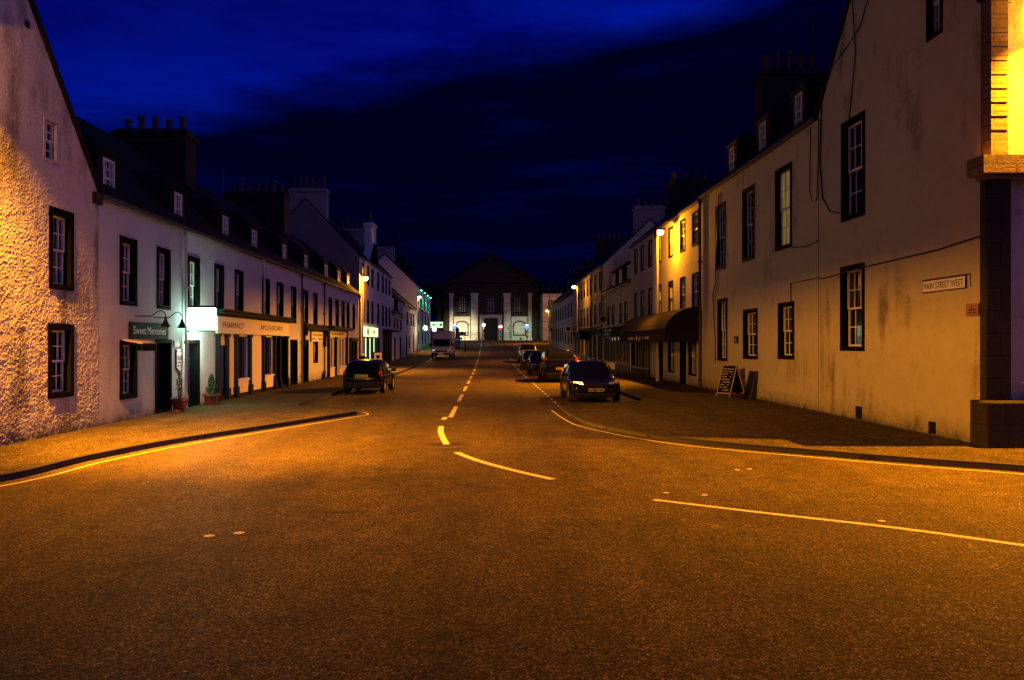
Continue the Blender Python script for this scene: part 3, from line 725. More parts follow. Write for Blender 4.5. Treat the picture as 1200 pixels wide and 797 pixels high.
m = MB(); m.box(9.1, 26, 14.1, 14.6, 5.05, 5.38); m.box(9.2, 26, 14.2, 14.5, 4.97, 5.05); build('ledge', m, M['quoin'], r1)
m = MB(); m.box(9.27, 9.75, 14.3, 14.497, .8, 4.97); build('pier', m, M['rough_stone'], r1, bevel=.03)
m = MB(); m.box(9.08, 26, 13.98, 14.497, -.2, .85); build('plinth', m, M['rough_stone'], r1, bevel=.04)
m = MB()
for k in range(30): m.tube([(10.0 + k * .16, 14.05, .85), (10.0 + k * .16, 14.05, 1.3 + .1 * (k % 2))], .012, 6)
m.tube([(9.75, 14.05, 1.18), (14.8, 14.05, 1.18)], .014, 6); build('iron_railing', m, M['iron'], r1)
for a, b, z in ((15.95, 16.2, .27), (19.1, 19.42, .33)):
    m = MB(); fbox(m, FR, a, b, .02, z, 0, .012); build('underfloor_vent', m, M['black'], r1)
m = MB(); fbox(m, FR, 19.75, 19.92, .55, .75, 0, .012); build('wall_plate', m, M['pipe'], r1)
def cable(par, f, pts, r=.014, d=.03):
    m = MB(); m.tube([f.p(wy(a, f.o.x), EYE + (403 - b) * f.o.x / (a - 572), d) for a, b in pts], r, 6); build('cable', m, M['black'], par)
cable(r1, FR, [(1150, 277), (1100, 293), (1010, 314), (985, 321), (963, 327)], .017)
cable(r1, FR, [(1000, 0), (1004, 60), (996, 146)], .014)
cable(r1, FR, [(1018, 0), (1009, 32), (990, 60), (975, 80)], .012)
cable(r1, FR, [(964, 120), (962, 190), (965, 232), (974, 248), (985, 250)], .018)
# terraced house R2
UR = lambda a, b: U(a, b, XR)
hu = [(*UR(908.5, 928), 4.88, 7.5), (*UR(870, 884.5), 4.88, 7.5), (*UR(838.5, 850.5), 4.88, 7.5)]
hg = [(*UR(912, 931), 1.42, 3.2), (*UR(871, 888), 1.36, 3.14), (*UR(841, 852.5), 1.22, 3.7)]
t = terrace('terraced_house', 'cream harled house with blackboard sign at its foot and three roof dormers', FR, -1, 21.65, 33.5, 8.3, 12.0, 8, 'harl_cream', hu + hg)
window(t, FR, *hu[0], glass='glass_lit'); window(t, FR, *hu[1]); window(t, FR, *hu[2])
for h in hg: window(t, FR, *h)
for p in ((920, 928), (879.5, 886.5), (846, 851)): dormer(t, FR, *UR(*p), 8.6, 9.65)
chimney(t, 13.1, 33.6, 2.5, 1.0, 10.8, 13.8, 5, ph=.8, pr=.17)
downpipe(t, FR, 33.4, 0, 8.2, 'pipe_dark', .06)
cable(t, FR, [(843, 228), (839, 320), (840, 330), (836, 345), (839, 400), (839, 425)], .02)
cable(t, FR, [(929, 290), (945, 289), (960, 282)], .016); cable(t, FR, [(928, 355), (928, 332), (962, 325)], .016)
cable(t, FR, [(951, 150), (950, 225), (953, 236), (958, 235), (960, 190), (961, 140)], .012)
# R3 three storeys, awning
pr = [(811, 818.5), (797, 803.3), (783.5, 789), (771, 775.3), (760, 764.3), (751, 754.8), (743.7, 747)]
hs = [(*UR(*p), 6.3, 7.85) for p in pr] + [(*UR(*p), 3.4, 5.1) for p in pr]
gd = [(*UR(807, 816), .45, 2.2), (*UR(797, 804), 0, 2.4), (*UR(783, 790), .45, 2.2), (*UR(772, 777), 0, 2.4)]
gs = (wy(762, XR), 49.6, 0, 2.5)
t = terrace('tenement_building', 'three storey rubble building with dark awning beside the brightest right lamp', FR, -1, 33.55, 50, 8.2, 11.4, 7.8, 'harl_rubble', hs + gd + [gs])
for h in hs: window(t, FR, *h, b=.09, rec=.14)
for h in (gd[0], gd[2]): window(t, FR, *h, sash='sash', b=.1)
for h in (gd[1], gd[3]): door(t, FR, *h)
chimney(t, 12.9, 49.4, 2.6, 1.0, 10, 12.4, 4, ph=.5, pr=.2)
FRM = FR
n = 3; w = (gs[1] - gs[0]) / n
m = MB(); fbox(m, FR, gs[0], gs[1], 2.5, 3.15, -.05, .12); fs = build('shop_fascia', m, M['signboard'], t)
m = MB(); marks(m, FR, gs[0] + .5, gs[1] - .5, 2.66, 2.98, .12, 12, 5); build('lettering', m, M['gold'], fs)
for i in range(n): shop_bay(t, gs[0] + i * w + .1, gs[0] + (i + 1) * w - .1, z1=2.5, rail=.4, col='door_dark', frame='sash_dark', mull=2)
for i in range(n + 1):
    m = MB(); uu = min(gs[1] - .1, gs[0] + i * w); fbox(m, FR, max(gs[0], uu - .1), uu + .1, 0, 2.5, -.1, .08); build('pilaster', m, M['black'], t)
# awning : dutch canopy
aw = thing('shop_awning', 'large dark rounded canvas awning over the shop by the lit wall', 'awning', (XR, 37, 2.4))
a0, a1 = wy(821, XR), wy(757, XR); m = MB(); rings = []; N = 8
zt, zb, out = 3.55, 1.98, 1.6
for k in range(N + 1):
    th = k / N * math.pi / 2; d = out * math.sin(th); z = 2.35 + (zt - 2.35) * math.cos(th)
    rings.append((d, z))
prof = rings + [(out, zb)]
for (d0, z0), (d1, z1) in zip(prof, prof[1:]): m.quad(FR.p(a0, z0, d0), FR.p(a1, z0, d0), FR.p(a1, z1, d1), FR.p(a0, z1, d1))
build('canopy_cloth', m, M['awning_cloth'], aw, recalc=False)
for uu in (a0, a1):
    m = MB(); P = [FR.p(uu, z, d) for d, z in prof] + [FR.p(uu, zb, 0.02), FR.p(uu, zt, 0.02)]; m.quad(*P); build('side_panel', m, M['awning_cloth'], aw, recalc=False)
m = MB()
FV = F((XR - out - .008, 0, 0), (0, 1, 0), (-1, 0, 0)); 
am = (a0 + a1) / 2
marks(m, FV, am - 1.0 + .4, am + .2 + .3, 2.06, 2.32, 0, 5, 3); marks(m, FV, am - 2.6, am - 1.0, 2.13, 2.25, 0, 8, 13); marks(m, FV, am + 1.0, am + 2.8, 2.13, 2.25, 0, 8, 23)
build('lettering', m, M['gold'], aw)
m = MB()
for uu in (a0 + .02, a1 - .02): m.tube([FR.p(uu, 2.4, .05), FR.p(uu, 2.02, out - .05)], .02, 6)
build('awning_arm', m, M['iron'], aw)
# R4 low with big dormers
pu = [(712, 714.2), (717.4, 719.8), (726.4, 729), (732, 735.4)]
hs = [(*UR(*p), 3.3, 4.75) for p in pu]
t = terrace('terraced_house', 'low two storey house with lettered sign and large dark dormers above it', FR, -1, 50.05, 62, 5.95, 9.0, 7.4, 'harl_cream', hs + [(50.4, 61.6, 0, 2.45)])
for h in hs: window(t, FR, *h, b=.09, rec=.14)
for p in ((713.2, 716), (720.6, 723.6), (730, 733.6)): dormer(t, FR, *UR(*p), 6.1, 7.25)
m = MB(); fbox(m, FR, 50.2, 61.8, 2.45, 3.1, -.05, .12); fs = build('shop_fascia', m, M['signboard'], t)
for zz, sd in ((2.55, 31), (2.84, 32)):
    m = MB(); marks(m, FR, 57.0, 61.0, zz, zz + .2, .12, 9, sd); build('lettering', m, M['gold'], fs)
for i in range(4): shop_bay(t, 50.5 + i * 2.8, 53.2 + i * 2.8, z1=2.45, rail=.5, col='cream' if i > 1 else 'door_dark', frame='sash_dark', mull=2)
m = MB(); fbox(m, FR, 50.0, 62.0, 3.1, 3.18, -.01, .5); build('cornice', m, M['sash_dark'], t)
# R5 tall
p5 = [(702.3, 704.6), (696.6, 698.8), (691.2, 693), (687.8, 689.6), (684.2, 685.8), (681, 682.6), (677.4, 678.8)]
hs = [(*UR(*p), 6.35, 7.9) for p in p5] + [(*UR(*p), 3.6, 5.3) for p in p5]
t = terrace('tenement_building', 'pale three storey building with gable rising above the low house', FR, -1, 62.05, 84, 8.3, 11.9, 7.6, 'harl_cream', hs + [(62.5, 83, 0, 2.75)])
for h in hs: window(t, FR, *h, b=.09, rec=.14)
chimney(t, 13.1, 62.6, 2.4, .9, 10.2, 13.1, 4, 'chimney_pale', .6, pr=.18); chimney(t, 13.4, 83.4, 3.2, .9, 10.5, 13.2, 6, ph=.7, pr=.18)
m = MB(); fbox(m, FR, 62.3, 83.2, 2.75, 3.35, -.05, .15); fbox(m, FR, 68.5, 73, 2.3, 3.0, .15, 1.1); build('shop_fascia', m, M['signboard'], t)
for i in range(7): shop_bay(t, 62.6 + i * 2.9, 65.2 + i * 2.9, z0=.05 + max(0, gz(62 + i * 2.9)), z1=2.75, rail=.4, col='cream' if i in (0, 2, 5) else 'door_dark', frame='sash_dark', mull=2)
for i in range(7):
    m = MB(); fbox(m, FR, 65.2 + i * 2.9, 65.5 + i * 2.9, 0, 2.75, -.1, .06); build('pilaster', m, M['cream'], t)
downpipe(t, FR, 68.6, 0, 8.2, 'pipe_dark', .06); downpipe(t, FR, 62.2, 0, 8.2, 'pipe_dark', .05)
for (ya, yb, e, lab, mm, nm) in ((84.05, 94, 7.4, 'pale house just beyond the third lamp on the right', 'harl_white', 'terraced_house'), (94.05, 103, 7.3, 'grey fronted house second from the far end on the right', 'harl_grey', 'terraced_house'), (103.05, 114, 7.6, 'last small pale house on the right before the scaffolded building', 'harl_cream', 'terraced_house')):
    n = 3; hs = []
    for i in range(n):
        a = ya + (yb - ya) * (i + .35) / n; hs += [(a, a + 1.1, 4.9, 6.5), (a, a + 1.1, 1.9 + (ya - 84) * .03, 3.9)]
    t = terrace(nm, lab, FR, -1, ya, yb, e, e + 3.4, 7.4, mm, hs)
    for h in hs: window(t, FR, *h, b=.09, rec=.14)
    chimney(t, 12.9, yb - .6, 2.2, .8, e + 2, e + 4.6, 4, ph=.6)
# ================================================================== signs etc
# street name plate
sg = thing('street_name_sign', 'white street name plate reading MAIN STREET WEST on the right gable', 'street sign', (XR, 15.9, 3.2))
ua, ub = wy(1133.5, XR), wy(1082.5, XR)
m = MB(); fbox(m, FR, ua, ub, 2.98, 3.24, .0, .03); build('sign_frame', m, M['letter'], sg)
m = MB(); fbox(m, FR, ua + .02, ub - .02, 3.0, 3.22, .03, .036); build('sign_face', m, M['plate_white'], sg)
build('lettering', text_mesh('MAIN STREET WEST', FR, (ua + ub) / 2, 3.11, .135, .041, -1, (ub - ua) - .14, 0), M['letter'], sg)
m = MB(); fbox(m, FR, wy(1138, XR), ub, 3.24, 3.26, 0, .03); fbox(m, FR, wy(1138, XR), wy(1138, XR) + .012, 3.0, 3.24, 0, .01); build('backing_rail', m, M['letter'], sg)
pl = thing('wall_plaque', 'small brown plaque near the right corner below the street name', 'plaque', (XR, 14.8, 2.5))
a, b = wy(1150, XR) + .02, wy(1134.5, XR); m = MB(); fbox(m, FR, a, b, 2.44, 2.67, 0, .045); build('plaque_plate', m, M['plaque'], pl)
m = MB(); marks(m, FR, a + .05, b - .05, 2.54, 2.57, .045, 9, 41); marks(m, FR, a + .05, b - .05, 2.48, 2.51, .045, 9, 42); fbox(m, FR, (a + b) / 2 - .01, (a + b) / 2 + .015, 2.60, 2.64, .045, .05); build('lettering', m, M['letter'], pl)
pl = thing('wall_plaque', 'small dark square plaque between two ground windows above the blackboard', 'plaque', (XR, 28, 2))
a, b = UR(861, 865.5); m = MB(); fbox(m, FR, a, b, 1.93, 2.18, 0, .03); build('plaque_plate', m, M['signboard'], pl)
m = MB(); fbox(m, FR, (a + b) / 2 - .03, (a + b) / 2 + .03, 1.98, 2.12, .03, .035); build('emblem', m, M['gold'], pl)
# sweet shop sign
sg = thing('shop_sign', 'dark signboard lettered Sweet Memories above the green door', 'shop sign', (XL, 20.5, 2.2))
ua, ub = wy(150.5, XL), wy(195, XL)
m = MB(); fbox(m, FL, ua, ub, 2.03, 2.46, .0, .06); build('sign_board', m, M['signboard'], sg, bevel=.008)
build('lettering', text_mesh('Sweet Memories', FL, ua + (ub - ua) * .49, 2.25, .20, .066, 1, (ub - ua) * .86, 0), M['gold'], sg)
for px in (166, 187):
    u = wy(px, XL); m = MB()
    pts = [FL.p(u - .45, 2.62, .02), FL.p(u - .42, 2.61, .15), FL.p(u - .2, 2.62, .35), FL.p(u - .05, 2.75, .45), FL.p(u + .08, 2.78, .5), FL.p(u + .18, 2.68, .55), FL.p(u + .18, 2.55, .55)]
    m.tube(pts, .014, 8); ln = build('lamp_arm', m, M['black'], sg)
    m = MB(); c = FL.p(u + .18, 0, .55); m.lathe(c[0], c[1], [(.03, 2.58), (.05, 2.5), (.12, 2.36), (.125, 2.34), (.1, 2.34), (.03, 2.48)], 14); build('lamp_shade', m, M['black'], ln)
aw = thing('window_awning', 'small tilted awning over the ground window under the sweet shop sign', 'awning', (XL, 19.3, 1.95))
ua, ub = wy(143, XL), wy(160, XL); m = MB()
m.hexa([FL.p(ua, 1.98, 0), FL.p(ub, 1.98, 0), FL.p(ub, 1.90, .5), FL.p(ua, 1.90, .5), FL.p(ua, 2.02, 0), FL.p(ub, 2.02, 0), FL.p(ub, 1.93, .5), FL.p(ua, 1.93, .5)]); build('canopy', m, M['wood'], aw)
m = MB(); fbox(m, FL, ub - .04, ub, 1.72, 1.90, .05, .48); fbox(m, FL, ua, ub, 1.74, 1.90, .46, .5); build('valance', m, M['signboard'], aw)
sg = thing('hanging_sign', 'small white pointed guesthouse sign with B&B letters beside the green door', 'sign', (XL, 21.8, 1.5))
ua, ub = wy(205.5, XL), wy(213.5, XL); um = (ua + ub) / 2
def shield(a, b, z0, z1, tip, d): return [FL.p(a, z1, d), FL.p(b, z1, d), FL.p(b, z0, d), FL.p((a + b) / 2, tip, d), FL.p(a, z0, d)]
m = MB(); m.ring_loft([shield(ua, ub, 1.2, 1.75, 1.06, .01), shield(ua, ub, 1.2, 1.75, 1.06, .03)]); build('sign_edge', m, M['letter'], sg)
m = MB(); m.ring_loft([shield(ua + .02, ub - .02, 1.21, 1.73, 1.09, .03), shield(ua + .02, ub - .02, 1.21, 1.73, 1.09, .036)]); build('sign_face', m, M['plate_white'], sg)
build('lettering', text_mesh('B&B', FL, um, 1.50, .13, .041, 1, (ub - ua) * .72, 0), M['letter'], sg)
m = MB(); marks(m, FL, ua + .06, ub - .06, 1.66, 1.69, .036, 8, 51); marks(m, FL, ua + .08, ub - .08, 1.35, 1.375, .036, 5, 52); marks(m, FL, ua + .06, ub - .06, 1.25, 1.275, .036, 7, 53); build('small_print', m, M['letter'], sg)
sg = thing('house_plaque', 'little grey plate above the white B&B sign', 'plaque', (XL, 21.7, 1.95))
m = MB(); fbox(m, FL, wy(203.5, XL), wy(209, XL), 1.82, 1.99, 0, .03); build('plate', m, M['pipe'], sg)
# trade sign on house 4
sg = thing('trade_sign', 'white two line sign below the dark canopy on the left', 'shop sign', (XL, 38.8, 2.3))
ua, ub = wy(363.5, XL), wy(377, XL); m = MB(); fbox(m, FL, ua, ub, 2.02, 2.52, 0, .05); build('sign_board', m, M['plate_white'], sg)
m = MB(); fbox(m, FL, ua - .06, ua, 2.02, 2.55, 0, .08); marks(m, FL, ua + .3, ub - .2, 2.3, 2.44, .05, 9, 61); marks(m, FL, ua + .2, ub - .15, 2.1, 2.21, .05, 13, 62); build('lettering', m, M['letter'], sg)
m = MB(); 
# lit pharmacy lantern sign box
PHS = thing('lit_pharmacy_sign', 'glowing white green box sign projecting from the wall beside the pharmacy', 'lit sign', (XL, 23.6, 2.3))
m = MB(); m.box(XL + .06, XL + .86, 22.98, 23.14, 2.32, 2.98); sb = build('sign_box', m, mat('lit_sign_white', (.6, .7, .65), .4, emit=(.55, 1, .78), estr=9), PHS, bevel=.02)
m = MB(); m.box(XL, XL + .9, 23.02, 23.1, 2.99, 3.05); m.box(XL, XL + .05, 22.96, 23.16, 2.25, 3.08); m.box(XL + .08, XL + .84, 22.97, 23.15, 2.27, 2.31); build('bracket', m, M['black'], PHS)

# flower pots
def pot(px, py, r, hh, label, kind):
    s = (py - 403) / EYE; x, yv = (px - 572) / s, 900 / s
    x = XL + r + .12
    t = thing('flower_pot', label, 'plant pot', (x, yv, 0), 'terracotta pots by the pharmacy door')
    m = MB(); m.lathe(x, yv, [(r * .65, 0), (r * .92, hh * .8), (r * 1.05, hh * .82), (r * 1.05, hh), (r * .88, hh), (r * .82, hh * .85)], 20); build('pot', m, M['terracotta'], t)
    m = MB(); m.lathe(x, yv, [(.001, hh * .86), (r * .84, hh * .87), (r * .84, hh * .88), (.001, hh * .9)], 16); build('soil', m, M['soil'], t)
    m = MB(); rr = random.Random(int(px)); st = MB()
    H = .62 if kind == 'cone' else .75
    for k in range(700 if kind == 'cone' else 110):
        h = rr.random(); rad = (.20 * (1 - h) + .03) if kind == 'cone' else .15 * (1.1 - h)
        a = rr.uniform(0, 6.28); q = rad * math.sqrt(rr.random()); c = Vector((x + q * math.cos(a), yv + q * math.sin(a), hh * .9 + .03 + h * H))
        v = Vector((rr.uniform(-1, 1), rr.uniform(-1, 1), rr.uniform(-.3, 1))).normalized() * rr.uniform(.035, .07); w = v.cross(Vector((rr.uniform(-1, 1), rr.uniform(-1, 1), rr.uniform(-1, 1)))).normalized() * .022
        m.quad(c - w, c + v * .5, c + w, c - v * .5)
    build('foliage', m, M['leaf'], t, recalc=False)
    for k in range(5):
        a = k * 1.26; st.tube([(x + .02 * math.cos(a), yv + .02 * math.sin(a), hh * .85), (x + .09 * math.cos(a), yv + .09 * math.sin(a), hh + H * .75)], .008, 5)
    build('stem', st, M['bark'], t)
pot(219, 482, .23, .36, 'terracotta pot with spindly plant left of the blue door', 'thin')
pot(252, 474, .25, .34, 'terracotta pot with dense bushy conifer right of the blue door', 'cone')

# A-board and leaning board
ab = thing('pavement_sign', 'folding blackboard menu sign standing on the right pavement', 'sign board', (8.85, 27.6, 0))
def slab(mb, cx, cy, ang, w, h, th, z0=.0):  # leaning panel, hinge at top; lean along Y
    pass
hx0, hx1 = 8.35, 8.95
def leg_panel(name, dy, m_, par, chalk):
    # panel from foot (cy+dy) to hinge (cy) ; faces -+Y
    cy = 27.6; H = 1.12
    mb = MB(); 
    P = lambda x, t, o: (x, cy + dy * (1 - t) + o, H * t)
    mb.hexa([P(hx0, .12, -.01), P(hx1, .12, -.01), P(hx1, .12, .01), P(hx0, .12, .01), P(hx0, 1, -.01), P(hx1, 1, -.01), P(hx1, 1, .01), P(hx0, 1, .01)])
    b = build('board', mb, M['signboard'], par)
    fr = MB()
    for x in (hx0 - .03, hx1): fr.hexa([P(x, 0, -.018), P(x + .03, 0, -.018), P(x + .03, 0, .018), P(x, 0, .018), P(x, 1.02, -.018), P(x + .03, 1.02, -.018), P(x + .03, 1.02, .018), P(x, 1.02, .018)])
    for tt in (.1, .99): fr.hexa([P(hx0, tt, -.018), P(hx1, tt, -.018), P(hx1, tt, .018), P(hx0, tt, .018), P(hx0, tt + .03, -.018), P(hx1, tt + .03, -.018), P(hx1, tt + .03, .018), P(hx0, tt + .03, .018)])
    build('frame', fr, M['wood'], b)
    if chalk:
        ck = MB(); rr = random.Random(4)
        for i in range(9):
            t0 = .2 + i * .083; x = hx0 + .06
            while x < hx1 - .1:
                w = rr.uniform(.03, .11)
                if rr.random() > .2: ck.quad(P(x, t0, -.014), P(min(x + w, hx1 - .05), t0, -.014), P(min(x + w, hx1 - .05), t0 + .035, -.014), P(x, t0 + .035, -.014))
                x += w + .025
        build('chalk_writing', ck, M['pipe'], b, recalc=False)
leg_panel('front', -.36, None, ab, True); leg_panel('back', .42, None, ab, False)
ab.rotation_euler = (0, 0, R(-62))
lb = thing('leaning_board', 'dark board leaning on the right wall behind the folding menu sign', 'board', (9.1, 27.5, 0))
m = MB(); m.hexa([(9.0, 26.45, 0), (9.0, 27.15, 0), (9.03, 27.15, 0), (9.03, 26.45, 0), (9.24, 26.45, .95), (9.24, 27.15, .95), (9.27, 27.15, .95), (9.27, 26.45, .95)]); build('panel', m, M['signboard'], lb)
m = MB(); m.hexa([(8.985, 26.42, 0), (8.985, 26.46, 0), (9.04, 26.46, 0), (9.04, 26.42, 0), (9.22, 26.42, .97), (9.22, 26.46, .97), (9.28, 26.46, .97), (9.28, 26.42, .97)]); build('edging', m, M['iron'], lb)

# TV aerials
def aerial(x, y, z0, z1, label, n=6):
    t = thing('tv_aerial', label, 'aerial', (x, y, z0)); m = MB(); m.tube([(x, y, z0), (x, y, z1)], .022, 6); build('mast', m, M['iron'], t)
    m = MB(); zz = z1 - .25; m.tube([(x - .7, y, zz), (x + .5, y, zz)], .014, 5)
    for i in range(n): xx = x - .65 + i * 1.1 / n; m.tube([(xx, y - .22, zz - .12), (xx, y + .22, zz + .12)], .009, 4)
    zz = z1 - 1.0; m.tube([(x - .35, y, zz), (x + .35, y, zz + .1)], .012, 5); build('antenna_rods', m, M['iron'], t)
aerial(14.1, 33.4, 13.5, 16.4, 'tall aerial on the big chimney stack above the right dormers')
aerial(10.5, 37.5, 8.6, 11.2, 'aerial on the roof between the two right chimney stacks')
aerial(12.0, 62.5, 12.9, 15.4, 'aerial beside the pale chimney above the brightest right lamp')
aerial(12.6, 94, 11.8, 13.6, 'small aerial above the far right roofs')
aerial(-14.2, 41.2, 9.9, 11.6, 'aerial on the long dark chimney of the left terrace')
aerial(-13.6, 54.3, 12.8, 15.4, 'aerial by the tall pale chimney on the left')

# ================================================================== STREET LAMPS
SOD = (1.0, .335, .004)
lens = mat('sodium_lens', (.8, .6, .3), .3, emit=(1, .60, .13), estr=40)
def light(name, loc, col, power, rad, par):
    l = bpy.data.lights.new(name, 'POINT'); l.color = col; l.energy = power; l.shadow_soft_size = rad
    o = bpy.data.objects.new(name, l); C.objects.link(o); o.location = Vector(loc) - WL[par.name]; o.parent = par; return o
def lantern(par, x, y, z, side, skirt, back, power, rad=.012):
    """downward lantern: flat hood, skirt on the road side (side=+1 road towards +X) and shorter one behind"""
    h = MB(); W, Ln = .2, .34
    h.box(x - W, x + W, y - Ln, y + Ln, z + .10, z + .2); h.box(x - W * .7, x + W * .7, y - Ln * .7, y + Ln * .7, z + .2, z + .26)
    xa = x + side * W; xb = x - side * W
    h.box(min(xa, xa + side * .015), max(xa, xa + side * .015), y - .44, y + .44, z - skirt, z + .2)
    if back is not None: h.box(min(xb, xb - side * .015), max(xb, xb - side * .015), y - .44, y + .44, z - back, z + .2)
    hd = build('lamp_hood', h, M['iron'], par)
    m = MB(); m.lathe(x, y, [(.02, z - .01), (.10, z + .015), (.13, z + .06), (.14, z + .1)], 14); build('lamp_glass', m, lens, par)
    light('lamp_bulb', (x, y, z - .03), SOD, power, rad, par)
def spot(name, loc, target, col, power, rad, cone, par, blend=1.0):
    l = bpy.data.lights.new(name, 'SPOT'); l.color = col; l.energy = power; l.shadow_soft_size = rad; l.spot_size = R(cone); l.spot_blend = blend
    o = bpy.data.objects.new(name, l); C.objects.link(o); o.location = Vector(loc) - WL[par.name]; o.parent = par
    o.rotation_euler = (Vector(target) - Vector(loc)).to_track_quat('-Z', 'Y').to_euler(); return o
def wall_lamp(label, x, y, z, wall, side, skirt, back, power, group='wall mounted street lamps'):
    t = thing('wall_street_lamp', label, 'street lamp', (wall, y, z), group)
    m = MB(); m.tube([(wall, y, z - .5), (wall + side * .1, y, z - .1), (wall + side * .3, y, z + .25), (x, y, z + .22)], .03, 8); m.box(min(wall, wall + side * .03), max(wall, wall + side * .03), y - .08, y + .08, z - .7, z - .3); build('bracket', m, M['iron'], t)
    lantern(t, x, y, z, side, skirt, back, power); return t
L0 = wall_lamp('street lamp on the rough gable just outside the left edge', -8.55, 12.15, 7.05, XL, 1, .074, .17, 250)
spot('lamp_beam', (-8.55, 12.15, 7.02), (-9.0, 13.8, 4.8), SOD, 4600, .012, 58, L0)
spot('lamp_beam', (-8.55, 12.15, 7.02), (0.2, 15.5, 0), SOD, 14800, .012, 130, L0)
spot('lamp_beam', (-8.55, 12.15, 7.02), (-4.8, 16.2, 0), SOD, 36000, .012, 76, L0)
t = thing('wall_street_lamp', 'street lamp on the front of the corner house just outside the right edge', 'street lamp', (10.6, 14.5, 8), 'wall mounted street lamps')
m = MB(); m.tube([(10.75, 14.45, 7.6), (10.75, 14.3, 8.1), (10.75, 14.05, 8.33)], .03, 8); build('bracket', m, M['iron'], t)
h = MB(); h.box(10.45, 11.05, 13.75, 14.25, 8.3, 8.4); h.box(10.43, 10.45, 13.6, 14.03, 7.96, 8.4); build('lamp_hood', h, M['iron'], t)
m = MB(); m.lathe(10.75, 14.0, [(.02, 8.19), (.10, 8.21), (.13, 8.25), (.14, 8.3)], 14); build('lamp_glass', m, lens, t)
light('lamp_bulb', (10.75, 14.0, 8.14), SOD, 420, .02, t)
spot('lamp_beam', (10.75, 14.0, 8.14), (8.2, 12.6, 0), SOD, 27000, .02, 92, t)
def pole_lamp(label, px, hx, y, z, side, power, skirt=.19, back=0.0, aim=9, cone=122):
    t = thing('street_lamp', label, 'street lamp', (px, y, gz(y)), 'tall street lamps along the facades')
    m = MB(); g = gz(y)
    m.lathe(px, y + back, [(.10, g - .02), (.10, g + 1.1), (.06, g + 1.2), (.045, z + .2), (.045, z + .25)], 12); build('pole', m, M['pipe'], t, smooth=False)
    m = MB(); m.tube([(px, y + back, z + .2), (hx, y, z + .24)], .03, 8); build('arm', m, M['pipe'], t)
    h = MB(); W, Ln = .2, .34
    h.box(hx - W, hx + W, y - Ln, y + Ln, z + .14, z + .24)
    xa = hx + side * W; h.box(min(xa, xa + side * .015), max(xa, xa + side * .015), y - Ln, y + Ln, z - skirt, z + .2); build('lamp_hood', h, M['iron'], t)
    m = MB(); m.ball((hx, y, z + .06), .185, 14, 8, .8); build('lamp_glass', m, lens, t)
    light('lamp_bulb', (hx, y, z - .14), SOD, power * .05, .015, t)
    spot('lamp_beam', (hx, y, z - .14), (hx + side * aim, y, 0), SOD, power, .012, cone, t)
pole_lamp('brightest tall street lamp in front of the rubble building on the right', 8.6, 8.5, 38.0, 7.35, -1, 26500, .185, .95, 9, 106)
pole_lamp('tall street lamp at the corner of the tall white building on the left', -8.9, -8.7, 54.6, 6.5, 1, 15000, .19, 0, 3.5, 104)
pole_lamp('third tall street lamp on the right in front of the pale row', 8.45, 8.1, 72.5, 7.2, -1, 6000, .19, 0, 4, 104)
pole_lamp('tall street lamp beside the green lit hotel', -8.4, -8.15, 91.5, 7.4, 1, 5000, .19, 0, 4, 104)
pole_lamp('farthest street lamp on the right by the scaffolded building', 9.35, 9.05, 118, 6.9, -1, 3000, .19, 0, 4, 110)
t_ = [o for o in bpy.data.objects if o.get('label', '').startswith('farthest street lamp')][0]
light('lamp_bulb', (9.3, 121.0, 6.2), SOD, 900, .03, t_)  # extra unseen light beyond the lamp, added to brighten the end building

# green wash lights of the hotel
for i in range(4):
    u = 98.6 + i * 5.4 + (2.4 if i < 3 else 2.2)
    t = thing('green_wall_light', f'green light on the hotel wall head, number {("nearest","second","third","farthest")[i]} from the camera', 'wall light', (XL, u, 8.9), 'green lights washing the hotel front')
    t['label'] = ('nearest green wall light at the top of the hotel front', 'second nearest green wall light on the hotel front', 'third green wall light along the hotel front', 'farthest green wall light on the hotel front')[i]
    m = MB(); fbox(m, FL, u - .15, u + .15, 9.0, 9.12, 0, .4); fbox(m, FL, u - .03, u + .03, 8.9, 9.0, 0, .2); build('fitting', m, M['iron'], t)
    m = MB(); fbox(m, FL, u - .12, u + .12, 8.88, 8.94, .22, .36); build('lamp_glass', m, mat('green_lens', (.2, .8, .5), .3, emit=(.06, 1, .42), estr=22), t)
    spot('lamp_bulb', FL.p(u, 8.82, .3), FL.p(u, 3.0, .0), (.05, 1, .42), 1500, .03, 62, t)
# hotel hanging sign and entrance lamps
t = thing('lit_hanging_sign', 'lit white hotel sign projecting high over the motorhome', 'lit sign', (XL, 100, 3.8))
m = MB(); m.box(-7.5, -5.9, 99.9, 100.1, 4.0, 4.75); build('sign_box', m, mat('lit_sign_pale', (.6, .7, .6), .4, emit=(.45, .85, .6), estr=1.0), t)
m = MB(); marks(m, F((0, 99.9, 0), (1, 0, 0), (0, -1, 0)), -7.35, -6.4, 4.25, 4.5, 0, 8, 71); m.disc_y(-6.15, 4.38, .2, 99.88, 99.9); m.box(XL, -5.9, 99.97, 100.03, 4.76, 4.82); build('lettering', m, M['shop_green'], t)
for i, (x, u, z) in enumerate(((-7.9, 96.6, 3.9), (-6.9, 98.5, 3.75))):
    t = thing('entrance_lamp', ('white globe lamp at the hotel entrance nearer the wall', 'white globe lamp at the hotel entrance nearer the road')[i], 'lamp', (x, u, z), 'globe lamps at the hotel entrance')
    m = MB(); m.ball((x, u, z), .26); build('lamp_globe', m, mat('warm_white_globe', (.9, .85, .6), .4, emit=(1, .85, .45), estr=14), t)
    m = MB(); m.tube([(XL, u, z + .42), (x, u, z + .42), (x, u, z + .2)], .025, 6); build('bracket', m, M['iron'], t)
    light('lamp_bulb', (x + .1, u - .42, z - .2), (1, .85, .5), 140, .1, t)

